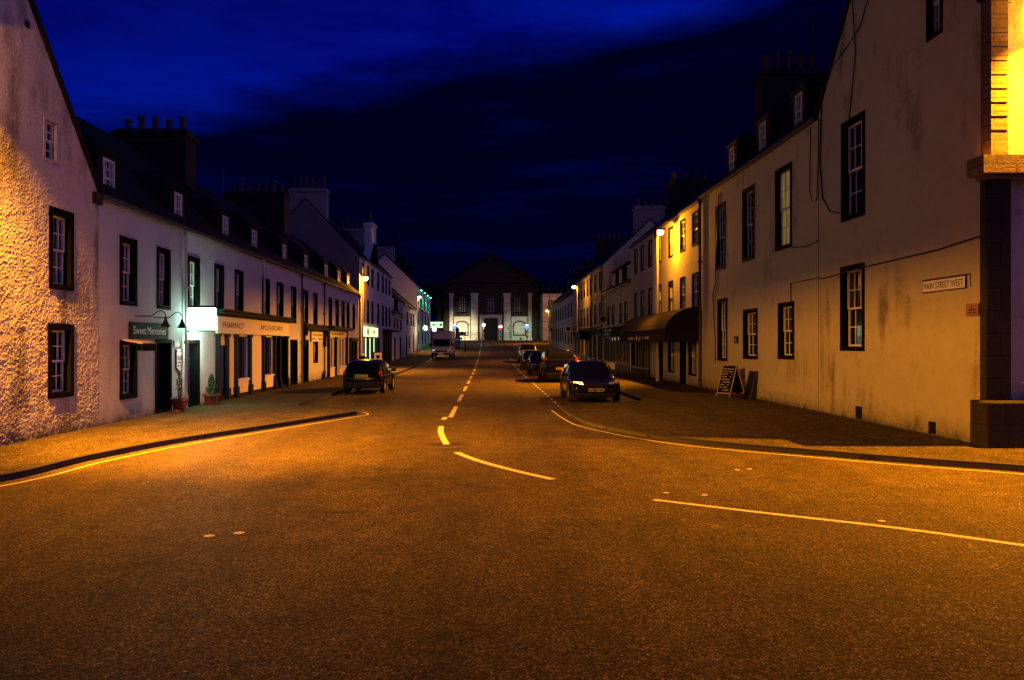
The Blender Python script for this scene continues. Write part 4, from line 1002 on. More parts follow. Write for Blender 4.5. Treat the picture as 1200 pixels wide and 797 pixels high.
# ================================================================== CHURCH
CY = 135; FC = F((0, CY, 0), (1, 0, 0), (0, -1, 0))
ch = thing('church', 'dark classical church with broad pediment closing the end of the street', 'church', (.5, CY, 2.46))
XC = .5
wins = [(-5.35, -3.75, 7.2, 10.2), (-.3, 1.3, 7.2, 10.2), (4.3, 5.9, 7.2, 10.2)]; dr = (-.6, 1.6, 2.3, 6.3)
m = MB(); gridwall(m, FC, -7.9, 8.9, 2.0, lambda u: 12.4 + (17.3 - 12.4) * (1 - abs(u - XC) / 8.4) if True else 0, wins + [dr], (XC,))
for u in (-7.9, 8.9): m.quad(FC.p(u, 2, 0), FC.p(u, 2, -22), FC.p(u, 12.4, -22), FC.p(u, 12.4, 0))
build('wall', m, M['church_stone'], ch)
m = MB(); sec = [(-8.4, 12.35), (XC, 17.35), (9.4, 12.35), (9.4, 12.7), (XC, 17.75), (-8.4, 12.7)]
m.ring_loft([[FC.p(u, z, .5) for u, z in sec], [FC.p(u, z, -22) for u, z in sec]]); build('roof', m, M['slate'], ch)
m = MB(); fbox(m, FC, -8.3, 9.3, 12.0, 12.35, 0, .6); fbox(m, FC, -8.0, 9.0, 10.8, 12.0, 0, .3); build('entablature', m, M['church_stone'], ch)
m = MB(); fbox(m, FC, XC - .35, XC + .35, 17.3, 18.3, -.3, .4); m.lathe(XC, CY, [(.3, 18.3), (.1, 18.6), (.02, 19.2)], 8); build('finial', m, M['church_stone'], ch)
for a, b in ((-6.8, -6.15), (-3.0, -1.8), (2.75, 3.95), (7.05, 7.65)):
    m = MB(); fbox(m, FC, a, b, 2.3, 10.4, 0, .35); fbox(m, FC, a - .1, b + .1, 10.4, 10.8, 0, .42); fbox(m, FC, a - .08, b + .08, 2.3, 2.9, 0, .42); build('pilaster', m, M['church_pale'], ch)
for (a, b, c, d) in wins:
    s = MB(); um = (a + b) / 2; r = (b - a) / 2
    for k in range(8):
        t0, t1 = math.pi * k / 8, math.pi * (k + 1) / 8; ro = r + .15
        zc = d - r
        s.hexa([FC.p(um + r * math.cos(t0), zc + r * math.sin(t0), -.3), FC.p(um + r * math.cos(t1), zc + r * math.sin(t1), -.3), FC.p(um + r * math.cos(t1), zc + r * math.sin(t1), .06), FC.p(um + r * math.cos(t0), zc + r * math.sin(t0), .06),
                FC.p(um + ro * math.cos(t0), zc + ro * math.sin(t0), -.3), FC.p(um + ro * math.cos(t1), zc + ro * math.sin(t1), -.3), FC.p(um + ro * math.cos(t1), zc + ro * math.sin(t1), .06), FC.p(um + ro * math.cos(t0), zc + ro * math.sin(t0), .06)])
    # spandrel fill
    for sg_ in (-1, 1):
        pts = [FC.p(um + sg_ * r, d, .0)] + [FC.p(um + sg_ * r * math.cos(math.pi / 2 * k / 5), d - r + r * math.sin(math.pi / 2 * k / 5), 0) for k in range(6)]
        s.quad(*pts)
    fbox(s, FC, a - .15, b + .15, c - .15, c, 0, .12)
    w = build('arched_window', s, M['church_stone'], ch)
    g = MB(); fbox(g, FC, a, b, c, d, -.35, -.3); build('pane', g, M['glass'], w)
    g = MB(); 
    for k in range(1, 4): fbox(g, FC, a + (b - a) * k / 4 - .03, a + (b - a) * k / 4 + .03, c, d, -.3, -.26)
    for k in range(1, 6): fbox(g, FC, a, b, c + (d - c) * k / 6 - .025, c + (d - c) * k / 6 + .025, -.3, -.27)
    build('glazing_bars', g, M['sash_dark'], w)
for a, b in ((-6.0, -3.15), (4.1, 6.9)):
    m = MB(); fbox(m, FC, a, b, 2.4, 6.7, 0, .12); w = build('white_panel', m, M['church_pale'], ch)
    um = (a + b) / 2; r = .95; pts = [(um - r, 3.5), (um + r, 3.5)] + [(um + r * math.cos(math.pi * k / 8), 5.2 + .55 * math.sin(math.pi * k / 8)) for k in range(9)]
    mo = MB(); R2 = 1.15; po = [(um - R2, 3.3), (um + R2, 3.3)] + [(um + R2 * math.cos(math.pi * k / 8), 5.2 + .75 * math.sin(math.pi * k / 8)) for k in range(9)]
    mo.ring_loft([[FC.p(u, z, .12) for u, z in po], [FC.p(u, z, .18) for u, z in po]]); build('arch_moulding', mo, M['rough_stone'], w)
    mo = MB(); mo.ring_loft([[FC.p(u, z, .18) for u, z in pts], [FC.p(u, z, .20) for u, z in pts]]); build('blind_window', mo, M['church_pale'], w)
m = MB(); fbox(m, FC, -1.45, -.7, 2.3, 6.4, 0, .3); fbox(m, FC, 1.7, 2.4, 2.3, 6.4, 0, .3); fbox(m, FC, -1.5, 2.5, 6.4, 7.0, 0, .4); build('door_surround', m, M['church_pale'], ch)
m = MB(); fbox(m, FC, -.6, 1.6, 2.3, 6.3, -.5, -.4); fbox(m, FC, .47, .53, 2.3, 6.3, -.4, -.37); build('door', m, M['door_dark'], ch)
for a, b in ((-9.2, -7.9), (8.9, 10.3)):
    m = MB(); m.box(a, b, 135.6, 150, 2, 10.8); build('side_wing', m, M['church_stone'], ch)
m = MB()
for x0, x1 in ((-6.1, -1.2), (2.3, 7.0)):
    n = int((x1 - x0) / .18)
    for i in range(n): m.tube([(x0 + i * .18, 133.2, 2.4), (x0 + i * .18, 133.2, 3.6)], .015, 4)
    m.tube([(x0, 133.2, 3.5), (x1, 133.2, 3.5)], .02, 4)
rl = build('iron_railings', m, M['iron']); tag(rl, 'black iron railings in front of the church', 'railings')

for x, col, pw, lab in ((-4.6, (1, .80, .42), 3800, 'added floodlight on the ground to brighten the left church panel'), (5.5, (.8, 1, .66), 1000, 'added floodlight on the ground to brighten the right church panel')):  # no such fittings are visible; both added to light the church panels
    t = thing('floodlight', lab, 'floodlight', (x, 130.2, 2.46), 'added floodlights washing the church panels')
    m = MB(); m.box(x - .2, x + .2, 130.0, 130.12, 2.6, 2.95); m.box(x - .2, x + .2, 130.1, 130.2, 2.6, 2.64); build('lamp_housing', m, M['iron'], t); m = MB(); m.tube([(x, 130.05, 2.4), (x, 130.05, 2.65)], .03, 6); build('stand', m, M['iron'], t)
    m = MB(); m.box(x - .16, x + .16, 130.12, 130.13, 2.66, 2.92); build('lamp_glass', m, M['plate_white'], t)
    spot('lamp_beam', (x, 130.25, 2.85), (x, 135, 3.9), col, pw, .05, 84, t, .6)
# scaffolded building right of the church
t = thing('end_building', 'pale building lit pink orange at the far right end beside the church', 'building', (12, 128, 2.4))
FE = F((0, 128, 0), (1, 0, 0), (0, -1, 0)); hs = [(10.0, 11.0, 4.5, 6.2), (10.0, 11.0, 7.6, 9.2), (13, 14, 7.6, 9.2)]
m = MB(); gridwall(m, FE, 9.1, 16, 2, lambda u: 10.3, hs)
for u in (9.1, 16): m.quad(FE.p(u, 2), FE.p(u, 2, -9), FE.p(u, 10.3, -9), FE.p(u, 10.3, 0))
build('wall', m, M['harl_white'], t)
for h in hs: window(t, FE, *h)
m = MB(); m.quad(FE.p(9, 10.3, .2), FE.p(16.2, 10.3, .2), FE.p(16.2, 12.5, -4.5), FE.p(9, 12.5, -4.5)); m.quad(FE.p(9, 10.3, -9.2), FE.p(16.2, 10.3, -9.2), FE.p(16.2, 12.5, -4.5), FE.p(9, 12.5, -4.5)); build('roof', m, M['slate'], t)
sc = thing('scaffolding', 'metal scaffolding standing against the far right building', 'scaffold', (10, 127, 2.4))
m = MB()
for x in (9.0, 10.2, 11.4): m.tube([(x, 127.2, 2.4), (x, 127.2, 11.6)], .04, 6)
build('upright_pole', m, M['iron'], sc)
m = MB()
for z in (4.3, 5.6, 6.3, 8.0, 9.8): m.tube([(8.9, 127.2, z), (11.6, 127.2, z)], .035, 6)
build('ledger_pole', m, M['iron'], sc)

# ================================================================== BEACONS AND SIGNS AT THE CROSSING
FB = lambda y: F((0, y, 0), (1, 0, 0), (0, -1, 0))
def striped_pole(par, x, y, z0, z1, r=.065):
    n = 6
    for i in range(n):
        a = z0 + (z1 - z0) * i / n; b = z0 + (z1 - z0) * (i + 1) / n; m = MB(); m.lathe(x, y, [(r, a), (r, b)], 12)
        build('pole_band', m, M['flag'] if i % 2 else M['black'], par)
BY = 121.5
def X_(px, y=BY): return (px - 572) * y / 900
blue = mat('lit_blue_sign', (.05, .2, .6), .4, emit=(.03, .22, 1), estr=2.2)
wht = mat('lit_white_mark', (.8, .8, .8), .4, emit=(.8, .95, 1), estr=3.5)
red = mat('lit_red_sign', (.6, .03, .02), .4, emit=(1, .06, .02), estr=1.6)
for px, lab in ((532.5, 'round lit blue direction sign on striped pole left of the church door'), (617.3, 'round lit blue direction sign on striped pole right of the church door')):
    x = X_(px); t = thing('traffic_sign', lab, 'traffic sign', (x, BY, gz(BY)), 'lit round signs on striped poles')
    striped_pole(t, x, BY, gz(BY) - .05, 4.35)
    m = MB(); m.disc_y(x, 4.68, .36, BY - .12, BY - .04, 24); build('sign_disc', m, blue, t)
    m = MB(); f = FB(BY - .12); P = [(.05, .24), (.24, .20), (-.02, .02), (.05, -.05), (-.26, -.02), (-.22, .26)]
    m.quad(*[f.p(x + a, 4.78 + b * .8, .012) for a, b in ((-.24, .1), (-.08, .22), (-.06, .16), (.22, .16), (.22, .02), (-.06, .02), (-.08, -.04))])
    build('arrow', m, wht, t, recalc=False)
    light('sign_glow', (x, BY - .7, 4.5), (.3, .7, 1), 12, .1, t)
x = X_(586.5); t = thing('traffic_sign', 'round lit red no entry sign with white bar on striped pole by the church door', 'traffic sign', (x, BY, gz(BY)), 'lit round signs on striped poles')
striped_pole(t, x, BY, gz(BY) - .05, 4.25); m = MB(); m.disc_y(x, 4.6, .36, BY - .12, BY - .04, 24); build('sign_disc', m, red, t)
m = MB(); m.box(x - .28, x + .28, BY - .135, BY - .125, 4.5, 4.72); build('white_bar', m, wht, t)
x = X_(566.8); t = thing('crossing_beacon', 'glowing pale globe on striped pole left of the church door', 'beacon', (x, BY, gz(BY)))
striped_pole(t, x, BY, gz(BY) - .05, 4.6); m = MB(); m.ball((x, BY, 4.9), .26); build('globe', m, mat('beacon_globe', (.8, .9, .8), .4, emit=(.75, 1, .75), estr=5), t)
light('lamp_bulb', (x, BY - .5, 4.9), (.7, 1, .75), 40, .1, t); spot('lamp_beam', (x, BY + .5, 4.9), (x, 135, 2.8), (.95, 1, .72), 500, .1, 105, t)
# finger post
x = X_(597.5, 126); t = thing('finger_post', 'white finger signpost between the no entry and right blue signs', 'signpost', (x, 126, 2.4))
m = MB(); m.tube([(x, 126, 2.4), (x, 126, 5.1)], .05, 8); build('post', m, M['black'], t)
m = MB(); m.box(x - .55, x + .55, 125.9, 125.94, 4.5, 4.68); m.box(x - .5, x + .6, 125.9, 125.94, 4.2, 4.38); build('sign_arm', m, M['plate_white'], t)
# chevron sign + kiosk, bollards
x = X_(541.5, 112); t = thing('chevron_sign', 'small black and white chevron arrow board beside the motorhome', 'traffic sign', (x, 112, gz(112)))
m = MB(); m.box(x - .55, x + .6, 112.0, 112.04, 3.2, 3.65); build('board', m, M['black'], t)
f = FB(112.0)
for k in (0, 1):
    cx = x - .42 + k * .55; m = MB(); m.quad(f.p(cx + .28, 3.62, .008), f.p(cx + .16, 3.62, .008), f.p(cx, 3.425, .008), f.p(cx + .16, 3.23, .008), f.p(cx + .28, 3.23, .008), f.p(cx + .12, 3.425, .008)); build('chevron', m, wht if False else M['flag'], t, recalc=False)
m = MB(); m.tube([(x - .4, 112.06, gz(112) - .1), (x - .4, 112.06, 3.65)], .045, 8); m.tube([(x + .4, 112.06, gz(112) - .1), (x + .4, 112.06, 3.65)], .045, 8); build('post', m, M['iron'], t)
x = X_(536, 108); t = thing('information_pillar', 'dark blue pillar standing behind the motorhome', 'pillar', (x, 108, gz(108)))
m = MB(); m.lathe(x, 108, [(.42, gz(108) - .1), (.40, gz(108) + 1.2), (.3, gz(108) + 1.3), (.25, gz(108) + 2.2), (.32, gz(108) + 2.3), (.05, gz(108) + 2.7)], 14); build('pillar_body', m, M['door_blue'], t)
m = MB(); m.lathe(x, 108, [(.435, gz(108) + .9), (.435, gz(108) + 1.0)], 14); build('band', m, M['flag'], t)
def bollard(x, y, h, label, striped=True):
    t = thing('bollard', label, 'bollard', (x, y, gz(y)), 'short bollards at the crossing')
    z = gz(y) - .1; m = MB(); m.lathe(x, y, [(.11, z), (.09, z + h * .8), (.12, z + h * .84), (.10, z + h * .95), (.02, z + h)], 12); build('post', m, M['black'], t)
    if striped:
        m = MB(); m.lathe(x, y, [(.105, z + h * .45), (.102, z + h * .65)], 12); build('reflective_band', m, M['flag'], t)
bollard(X_(532, 84), 84, 1.1, 'striped bollard just right of the motorhome'); bollard(X_(545.3, 96), 96, .9, 'black bollard alone on the road right of the motorhome', False)
bollard(X_(574.5, 118), 118, 1.0, 'thin dark bollard in the middle of the road before the church', False)
# litter bin & ticket machine on the left pavement
t = thing('litter_bin', 'black round topped litter bin behind the parked black hatchback', 'bin', (-6.75, 41.5, 0))
m = MB(); m.lathe(-6.75, 41.5, [(.24, 0), (.26, .95), (.28, 1.0), (.24, 1.15), (.05, 1.25)], 16); build('bin_body', m, M['black'], t); m = MB(); m.lathe(-6.75, 41.5, [(.255, .74), (.257, .8)], 16); m.box(-6.83, -6.67, 41.22, 41.24, .9, 1.06); build('gold_band', m, M['plate_white'], t)
t = thing('pavement_sign', 'pale poster board standing outside the green lit shop on the left', 'sign board', (-6.8, 47.5, 0))
m = MB(); m.box(-7.05, -6.55, 47.46, 47.5, .15, 1.35); build('board', m, M['plate_white'], t); m = MB(); m.box(-7.08, -7.04, 47.44, 47.52, 0, 1.4); m.box(-6.56, -6.52, 47.44, 47.52, 0, 1.4)
build('frame', m, M['iron'], t); m = MB(); m.disc_y(-6.8, 1.1, .12, 47.45, 47.46, rx=.12); m.disc_y(-6.8, .75, .1, 47.45, 47.46); m.disc_y(-6.8, .42, .09, 47.45, 47.46); build('poster_marks', m, M['letter'], t)

# hanging signs on the right and left facades
for i, (px, z, X, lab) in enumerate(((716, 3.5, XR, 'round hanging sign on scrolled bracket over the low right house'), (680.5, 2.6, XR, 'square hanging sign below the third right lamp'), (672, 3.3, XR, 'pale framed hanging sign beyond the third right lamp'), (651, 3.6, XR, 'small round hanging sign at the far end on the right'))):
    u = wy(px, X); t = thing('hanging_sign', lab, 'sign', (X, u, z), 'hanging signs on the right facades')
    m = MB(); m.tube([(X, u, z + .75), (X - .95, u, z + .75)], .02, 6); m.tube([(X, u, z + .35), (X - .3, u, z + .62), (X - .6, u, z + .74)], .014, 6); build('bracket', m, M['iron'], t)
    m = MB()
    if i in (0, 3): m.disc_y(X - .6, z + .28, .33, u - .02, u + .02)
    else: m.box(X - .92, X - .22, u - .02, u + .02, z - .1, z + .62)
    build('sign_board', m, M['sash_dark'] if i < 2 else M['cream'], t)
    m = MB(); 
    if i in (0, 3): m.disc_y(X - .6, z + .28, .2, u - .026, u - .02)
    else: m.box(X - .8, X - .34, u - .027, u - .02, z + .05, z + .45)
    build('emblem', m, M['signboard'], t)

# ================================================================== VEHICLES (local: +Y = nose, built at origin, then placed)
def car(name, label, cat, paint, L, W, H, kind, loc, rot, plate_txt_mat, group):
    t = thing(name, label, cat, (0, 0, 0), group)
    hw_ = W / 2
    # stations: (y, z_sill, z_belt, z_top, w_belt, w_top)
    b = H * .60
    if kind == 'hatch':
        st = [(-L * .5, .42, b * .72, b * .74, .80, .78), (-L * .485, .24, b * .86, b * .92, .93, .88), (-L * .455, .2, b, H * .80, .975, .80), (-L * .38, .2, b * 1.01, H * .955, .99, .76), (-L * .22, .2, b, H * .99, 1, .76), (-.02 * L, .2, b * .98, H, 1, .76), (.10 * L, .2, b * .97, H * .965, 1, .75), (.235 * L, .2, b * .955, b * 1.08, .99, .82), (.27 * L, .2, b * .95, b * 1.0, .985, .86), (.40 * L, .22, b * .86, b * .93, .96, .82), (.465 * L, .24, b * .74, b * .82, .90, .74), (.50 * L, .36, b * .55, b * .60, .76, .66)]
    elif kind == 'suv':
        b = H * .58
        st = [(-L * .5, .5, b * .8, b * .84, .86, .84), (-L * .49, .3, b * .95, b * 1.0, .96, .92), (-L * .475, .28, b, H * .82, .985, .82), (-L * .43, .28, b, H * .97, .995, .80), (-L * .2, .28, b, H, 1, .80), (0, .28, b, H, 1, .80), (.09 * L, .28, b, H * .97, 1, .79), (.20 * L, .28, b * .98, b * 1.10, .99, .84), (.24 * L, .28, b * .97, b * 1.04, .985, .88), (.42 * L, .3, b * .92, b * 1.0, .97, .86), (.475 * L, .32, b * .82, b * .9, .93, .8), (.50 * L, .42, b * .6, b * .66, .82, .72)]
    rings = []
    def sec(s):
        y, z0, zb, zt, wb, wt = s; w0 = hw_ * wb; w1 = hw_ * wt
        zt = max(zt, zb + .012)
        half = [(w0 * .90, z0), (w0 * .985, z0 + .10), (w0, z0 + (zb - z0) * .55), (w0 * .965, zb), (w1 + (w0 * .965 - w1) * .18, zb + (zt - zb) * .80), (w1 * .86, zb + (zt - zb) * .96), (w1 * .45, zt)]
        return [(x, y, z) for x, z in half] + [(-x, y, z) for x, z in reversed(half)]
    rings = [sec(s) for s in st]
    m = MB(); m.ring_loft(rings); bo = build('body', m, M[paint], t, smooth=True)
    md = bo.modifiers.new('sub', 'SUBSURF'); md.levels = 1; md.render_levels = 2
    # glass
    def lerp(p, q, k): return Vector(p) * (1 - k) + Vector(q) * k
    def panel(nm, i0, i1, side=None, k0=.0, k1=1.0, off=.012, zlo=.06, zhi=.93):
        m = MB(); A, B = rings[i0], rings[i1]
        if side:
            s = 1 if side > 0 else -1; ix = (3, 4) if s > 0 else (10, 9)
            p = [lerp(A[ix[0]], A[ix[1]], zlo), lerp(B[ix[0]], B[ix[1]], zlo), lerp(B[ix[0]], B[ix[1]], zhi), lerp(A[ix[0]], A[ix[1]], zhi)]
            d = Vector((s * (off + .006), 0, 0))
            a0, a1, a2, a3 = lerp(p[0], p[1], k0), lerp(p[0], p[1], k1), lerp(p[3], p[2], k1), lerp(p[3], p[2], k0)
            m.hexa([a0, a1, a2, a3, a0 + d, a1 + d, a2 + d, a3 + d])
        return build(nm, m, M['car_glass'], t)
    for s in (-1, 1):
        if kind == 'hatch': panel('side_window', 3, 5, s, .1, .96); panel('side_window', 5, 6, s, .04, .95)
        else: panel('side_window', 3, 4, s, .1, .95); panel('side_window', 4, 5, s, .03, .97); panel('side_window', 5, 6, s, .04, .95)
    def screen(nm, i0, i1, k0, k1, off):
        m = MB(); A, B = rings[i0], rings[i1]; n = Vector(off)
        x0a = A[5][0]; x0b = B[5][0]
        pa = [Vector((A[4][0] * .93, A[4][1], A[4][2])), Vector((A[6][0] * .9, A[6][1], A[6][2]))]
        def row(k):
            out = []
            for f_ in (-1, -.5, 0, .5, 1):
                xa = A[5][0] * f_ * 1.0; xb = B[5][0] * f_ * 1.0
                za = A[6][2] - (A[6][2] - A[5][2]) * f_ * f_; zb_ = B[6][2] - (B[6][2] - B[5][2]) * f_ * f_
                out.append(Vector((xa, A[6][1], za)) * (1 - k) + Vector((xb, B[6][1], zb_)) * k)
            return out
        r0, r1 = row(k0), row(k1)
        for i in range(4): 
            q = [r0[i], r0[i + 1], r1[i + 1], r1[i]]; m.hexa([p - n * .5 for p in q] + [p + n for p in q])
        return build(nm, m, M['car_glass'], t)
    nw = 6; screen('windscreen', 6, 7, .06, .95, (0, .018, .026))
    if kind == 'hatch': screen('rear_window', 1, 3, .12, .86, (0, -.03, .02))
    else: screen('rear_window', 1, 3, .2, .86, (0, -.05, .01))
    # wheels
    wr = .31 if kind == 'hatch' else .37
    for yv in (-L * .30, L * .315):
        for s in (-1, 1):
            m = MB(); x0 = s * (hw_ - .20); x1 = s * (hw_ + .004); seg = 24
            prof = [(x0, wr * .85), (x0 + s * .02, wr), (x1 - s * .03, wr), (x1, wr * .93), (x1, wr * .68), (x1 - s * .03, wr * .66)]
            m.ring_loft([[(x, yv + r * math.cos(2 * math.pi * j / seg), wr + r * math.sin(2 * math.pi * j / seg)) for j in range(seg)] for x, r in prof])
            w_ = build('wheel', m, M['rubber'], t, smooth=False)
            m = MB(); xr = x1 - s * .022
            for j in range(10):
                a = 2 * math.pi * j / 10; a2 = a + .30
                m.quad((xr, yv + .05 * math.cos(a), wr + .05 * math.sin(a)), (xr, yv + .05 * math.cos(a2), wr + .05 * math.sin(a2)), (xr, yv + wr * .66 * math.cos(a2), wr + wr * .66 * math.sin(a2)), (xr, yv + wr * .66 * math.cos(a), wr + wr * .66 * math.sin(a)))
            m.ring_loft([[(x, yv + r * math.cos(2 * math.pi * j / seg), wr + r * math.sin(2 * math.pi * j / seg)) for j in range(seg)] for x, r in ((xr + s * .004, wr * .68), (xr + s * .004, wr * .6), (xr - s * .01, wr * .6), (xr - s * .01, wr * .68))])
            build('rim', m, M['alloy'], w_)
            m = MB(); seg2 = 14; ra, rb = wr * 1.03, wr * 1.2
            for j in range(seg2):
                a, a2 = math.pi * j / seg2, math.pi * (j + 1) / seg2
                m.hexa([(s * (hw_ - .12), yv + ra * math.cos(a), wr + ra * math.sin(a)), (s * (hw_ - .12), yv + ra * math.cos(a2), wr + ra * math.sin(a2)), (s * (hw_ + .012), yv + ra * math.cos(a2), wr + ra * math.sin(a2)), (s * (hw_ + .012), yv + ra * math.cos(a), wr + ra * math.sin(a)),
                        (s * (hw_ - .12), yv + rb * math.cos(a), wr + rb * math.sin(a)), (s * (hw_ - .12), yv + rb * math.cos(a2), wr + rb * math.sin(a2)), (s * (hw_ + .006), yv + rb * math.cos(a2), wr + rb * math.sin(a2)), (s * (hw_ + .006), yv + rb * math.cos(a), wr + rb * math.sin(a))])
            build('wheel_arch', m, M[paint], t)
    # lamps
    yl = L * .478; yb = -L * .492
    for s in (-1, 1):
        m = MB(); zc = b * .78 if kind == 'hatch' else b * .82
        m.hexa([(s * hw_ * .50, yl + .012, zc - .07), (s * hw_ * .86, yl - .14, zc - .05), (s * hw_ * .80, yl - .3, zc - .05), (s * hw_ * .5, yl - .2, zc - .07),
                (s * hw_ * .50, yl - .02, zc + .06), (s * hw_ * .88, yl - .17, zc + .085), (s * hw_ * .82, yl - .34, zc + .085), (s * hw_ * .5, yl - .2, zc + .05)])
        build('headlight', m, M['chrome'], t, bevel=.015)
        m = MB(); zt0, zt1 = (b * .82, b * 1.12) if kind == 'hatch' else (b * .78, b * 1.3)
        m.hexa([(s * hw_ * .80, yb - .0, zt0), (s * hw_ * .955, yb + .1, zt0), (s * hw_ * .955, yb + .22, zt0), (s * hw_ * .80, yb + .22, zt0),
                (s * hw_ * .80, yb + .05, zt1), (s * hw_ * .93, yb + .13, zt1), (s * hw_ * .93, yb + .25, zt1), (s * hw_ * .80, yb + .25, zt1)])
        build('tail_light', m, M['tail'], t, bevel=.012)
        m = MB(); zc = b * 1.1; y0 = L * .17
        m.hexa([(s * hw_ * .95, y0 - .05, zc - .06), (s * (hw_ + .17), y0 - .04, zc - .07), (s * (hw_ + .17), y0 + .05, zc - .06), (s * hw_ * .95, y0 + .06, zc - .05),
                (s * hw_ * .95, y0 - .05, zc + .01), (s * (hw_ + .15), y0 - .04, zc + .08), (s * (hw_ + .15), y0 + .05, zc + .07), (s * hw_ * .95, y0 + .06, zc + .01)])
        build('door_mirror', m, M[paint], t, bevel=.02)
    zf = .46 if kind == 'hatch' else .58
    m = MB(); m.box(-.26, .26, L * .5 + .005, L * .5 + .02, zf - .055, zf + .055); p = build('front_number_plate', m, M['sash_dark'], t)
    m = MB(); ff = F((0, L * .5 + .02, 0), (-1, 0, 0), (0, 1, 0)); marks(m, ff, -.22, .22, zf - .035, zf + .035, 0, 8, 81); build('plate_characters', m, M['letter'], p)
    zp = b * .88 if kind == 'hatch' else b * .72
    m = MB(); m.box(-.26, .26, -L * .5 - .02, -L * .5 + .06, zp - .055, zp + .055); p = build('rear_number_plate', m, M['plate_yellow'], t)
    m = MB(); ff = F((0, -L * .5 - .02, 0), (1, 0, 0), (0, -1, 0)); marks(m, ff, -.22, .22, zp - .035, zp + .035, 0, 8, 82); build('plate_characters', m, M['letter'], p)
    m = MB(); m.box(-hw_ * .45, hw_ * .45, L * .485, L * .503, zf + .1, zf + .24); 
    build('grille', m, M['black'], t, bevel=.01)
    m = MB(); m.hexa([(-hw_ * .85, L * .44, .2), (hw_ * .85, L * .44, .2), (hw_ * .72, L * .505, .22), (-hw_ * .72, L * .505, .22), (-hw_ * .88, L * .44, .36), (hw_ * .88, L * .44, .36), (hw_ * .74, L * .507, .36), (-hw_ * .74, L * .507, .36)]); build('front_bumper', m, M['black'], t, bevel=.03)
    m = MB(); m.hexa([(-hw_ * .8, -L * .507, .24), (hw_ * .8, -L * .507, .24), (hw_ * .93, -L * .44, .22), (-hw_ * .93, -L * .44, .22), (-hw_ * .82, -L * .512, .5), (hw_ * .82, -L * .512, .5), (hw_ * .95, -L * .44, .5), (-hw_ * .95, -L * .44, .5)]); build('rear_bumper', m, M['black'], t, bevel=.03)
    t.location = loc; t.rotation_euler = (0, 0, rot)
    return t
def cloc(x, y): return (x, y, zr(y))
gpl = 'cars parked along the right kerb'
car('parked_car', 'black hatchback parked on the left with its yellow rear plate showing', 'car', 'car_black', 3.7, 1.64, 1.38, 'hatch', cloc(-4.95, 32.2), R(-1.5), None, None)
car('parked_car', 'nearest dark car on the right, facing the camera with white plate', 'car', 'car_blue', 4.2, 1.74, 1.40, 'hatch', cloc(3.62, 27.75), R(180), None, gpl)
car('parked_car', 'large black car with yellow rear plate, second from the front on the right', 'car', 'car_black', 4.6, 1.86, 1.72, 'suv', cloc(3.75, 41.6), 0, None, gpl)
car('parked_car', 'low dark car half hidden beyond the large black car', 'car', 'car_black', 4.1, 1.72, 1.42, 'hatch', cloc(3.45, 50.0), R(180), None, gpl)
car('parked_car', 'dark car with shining roof, second from the far end', 'car', 'car_blue', 4.1, 1.72, 1.45, 'hatch', cloc(3.4, 59.0), R(180), None, gpl)
car('parked_car', 'silver tall car at the far end of the parked row', 'car', 'car_silver', 4.5, 1.8, 1.75, 'suv', cloc(3.75, 72.5), R(180), None, gpl)
# motorhome
t = thing('motorhome', 'white motorhome with overhanging cab parked facing the camera on the left', 'motorhome', (0, 0, 0))
m = MB(); m.ring_loft([[(-1.08, 1.2, .45), (1.08, 1.2, .45), (1.08, -4.2, .45), (-1.08, -4.2, .45)], [(-1.08, 1.2, 1.9), (1.08, 1.2, 1.9), (1.08, -4.2, 1.9), (-1.08, -4.2, 1.9)], [(-1.08, 1.2, 2.8), (1.08, 1.2, 2.8), (1.08, -4.2, 2.8), (-1.08, -4.2, 2.8)]])
build('living_body', m, M['van_white'], t, bevel=.06)
m = MB(); m.hexa([(-1.05, 1.2, 1.95), (1.05, 1.2, 1.95), (.98, 2.15, 2.0), (-.98, 2.15, 2.0), (-1.05, 1.2, 2.84), (1.05, 1.2, 2.84), (.95, 1.9, 2.78), (-.95, 1.9, 2.78)]); build('overcab', m, M['van_white'], t, bevel=.08)
m = MB(); m.ring_loft([[(-.98, y, z0), (.98, y, z0), (.95, y, z1), (-.95, y, z1)] for y, z0, z1 in ((1.2, .4, 1.95), (1.85, .4, 1.9), (2.35, .4, 1.22), (2.85, .42, 1.1), (2.98, .48, .9))]); build('cab', m, M['van_white'], t, bevel=.04)
m = MB(); m.hexa([(-.86, 2.33, 1.26), (.86, 2.33, 1.26), (.84, 2.2, 1.24), (-.84, 2.2, 1.24), (-.84, 1.90, 1.87), (.84, 1.90, 1.87), (.84, 1.8, 1.85), (-.84, 1.8, 1.85)]); build('windscreen', m, M['car_glass'], t)
m = MB(); m.box(-.55, .55, 2.93, 3.0, .72, .86); build('grille', m, M['black'], t)
m = MB(); m.box(-.95, .95, 2.8, 3.05, .42, .6); build('front_bumper', m, M['black'], t, bevel=.03)
m = MB(); m.box(-.26, .26, 3.05, 3.06, .46, .57); build('front_number_plate', m, M['plate_white'], t)
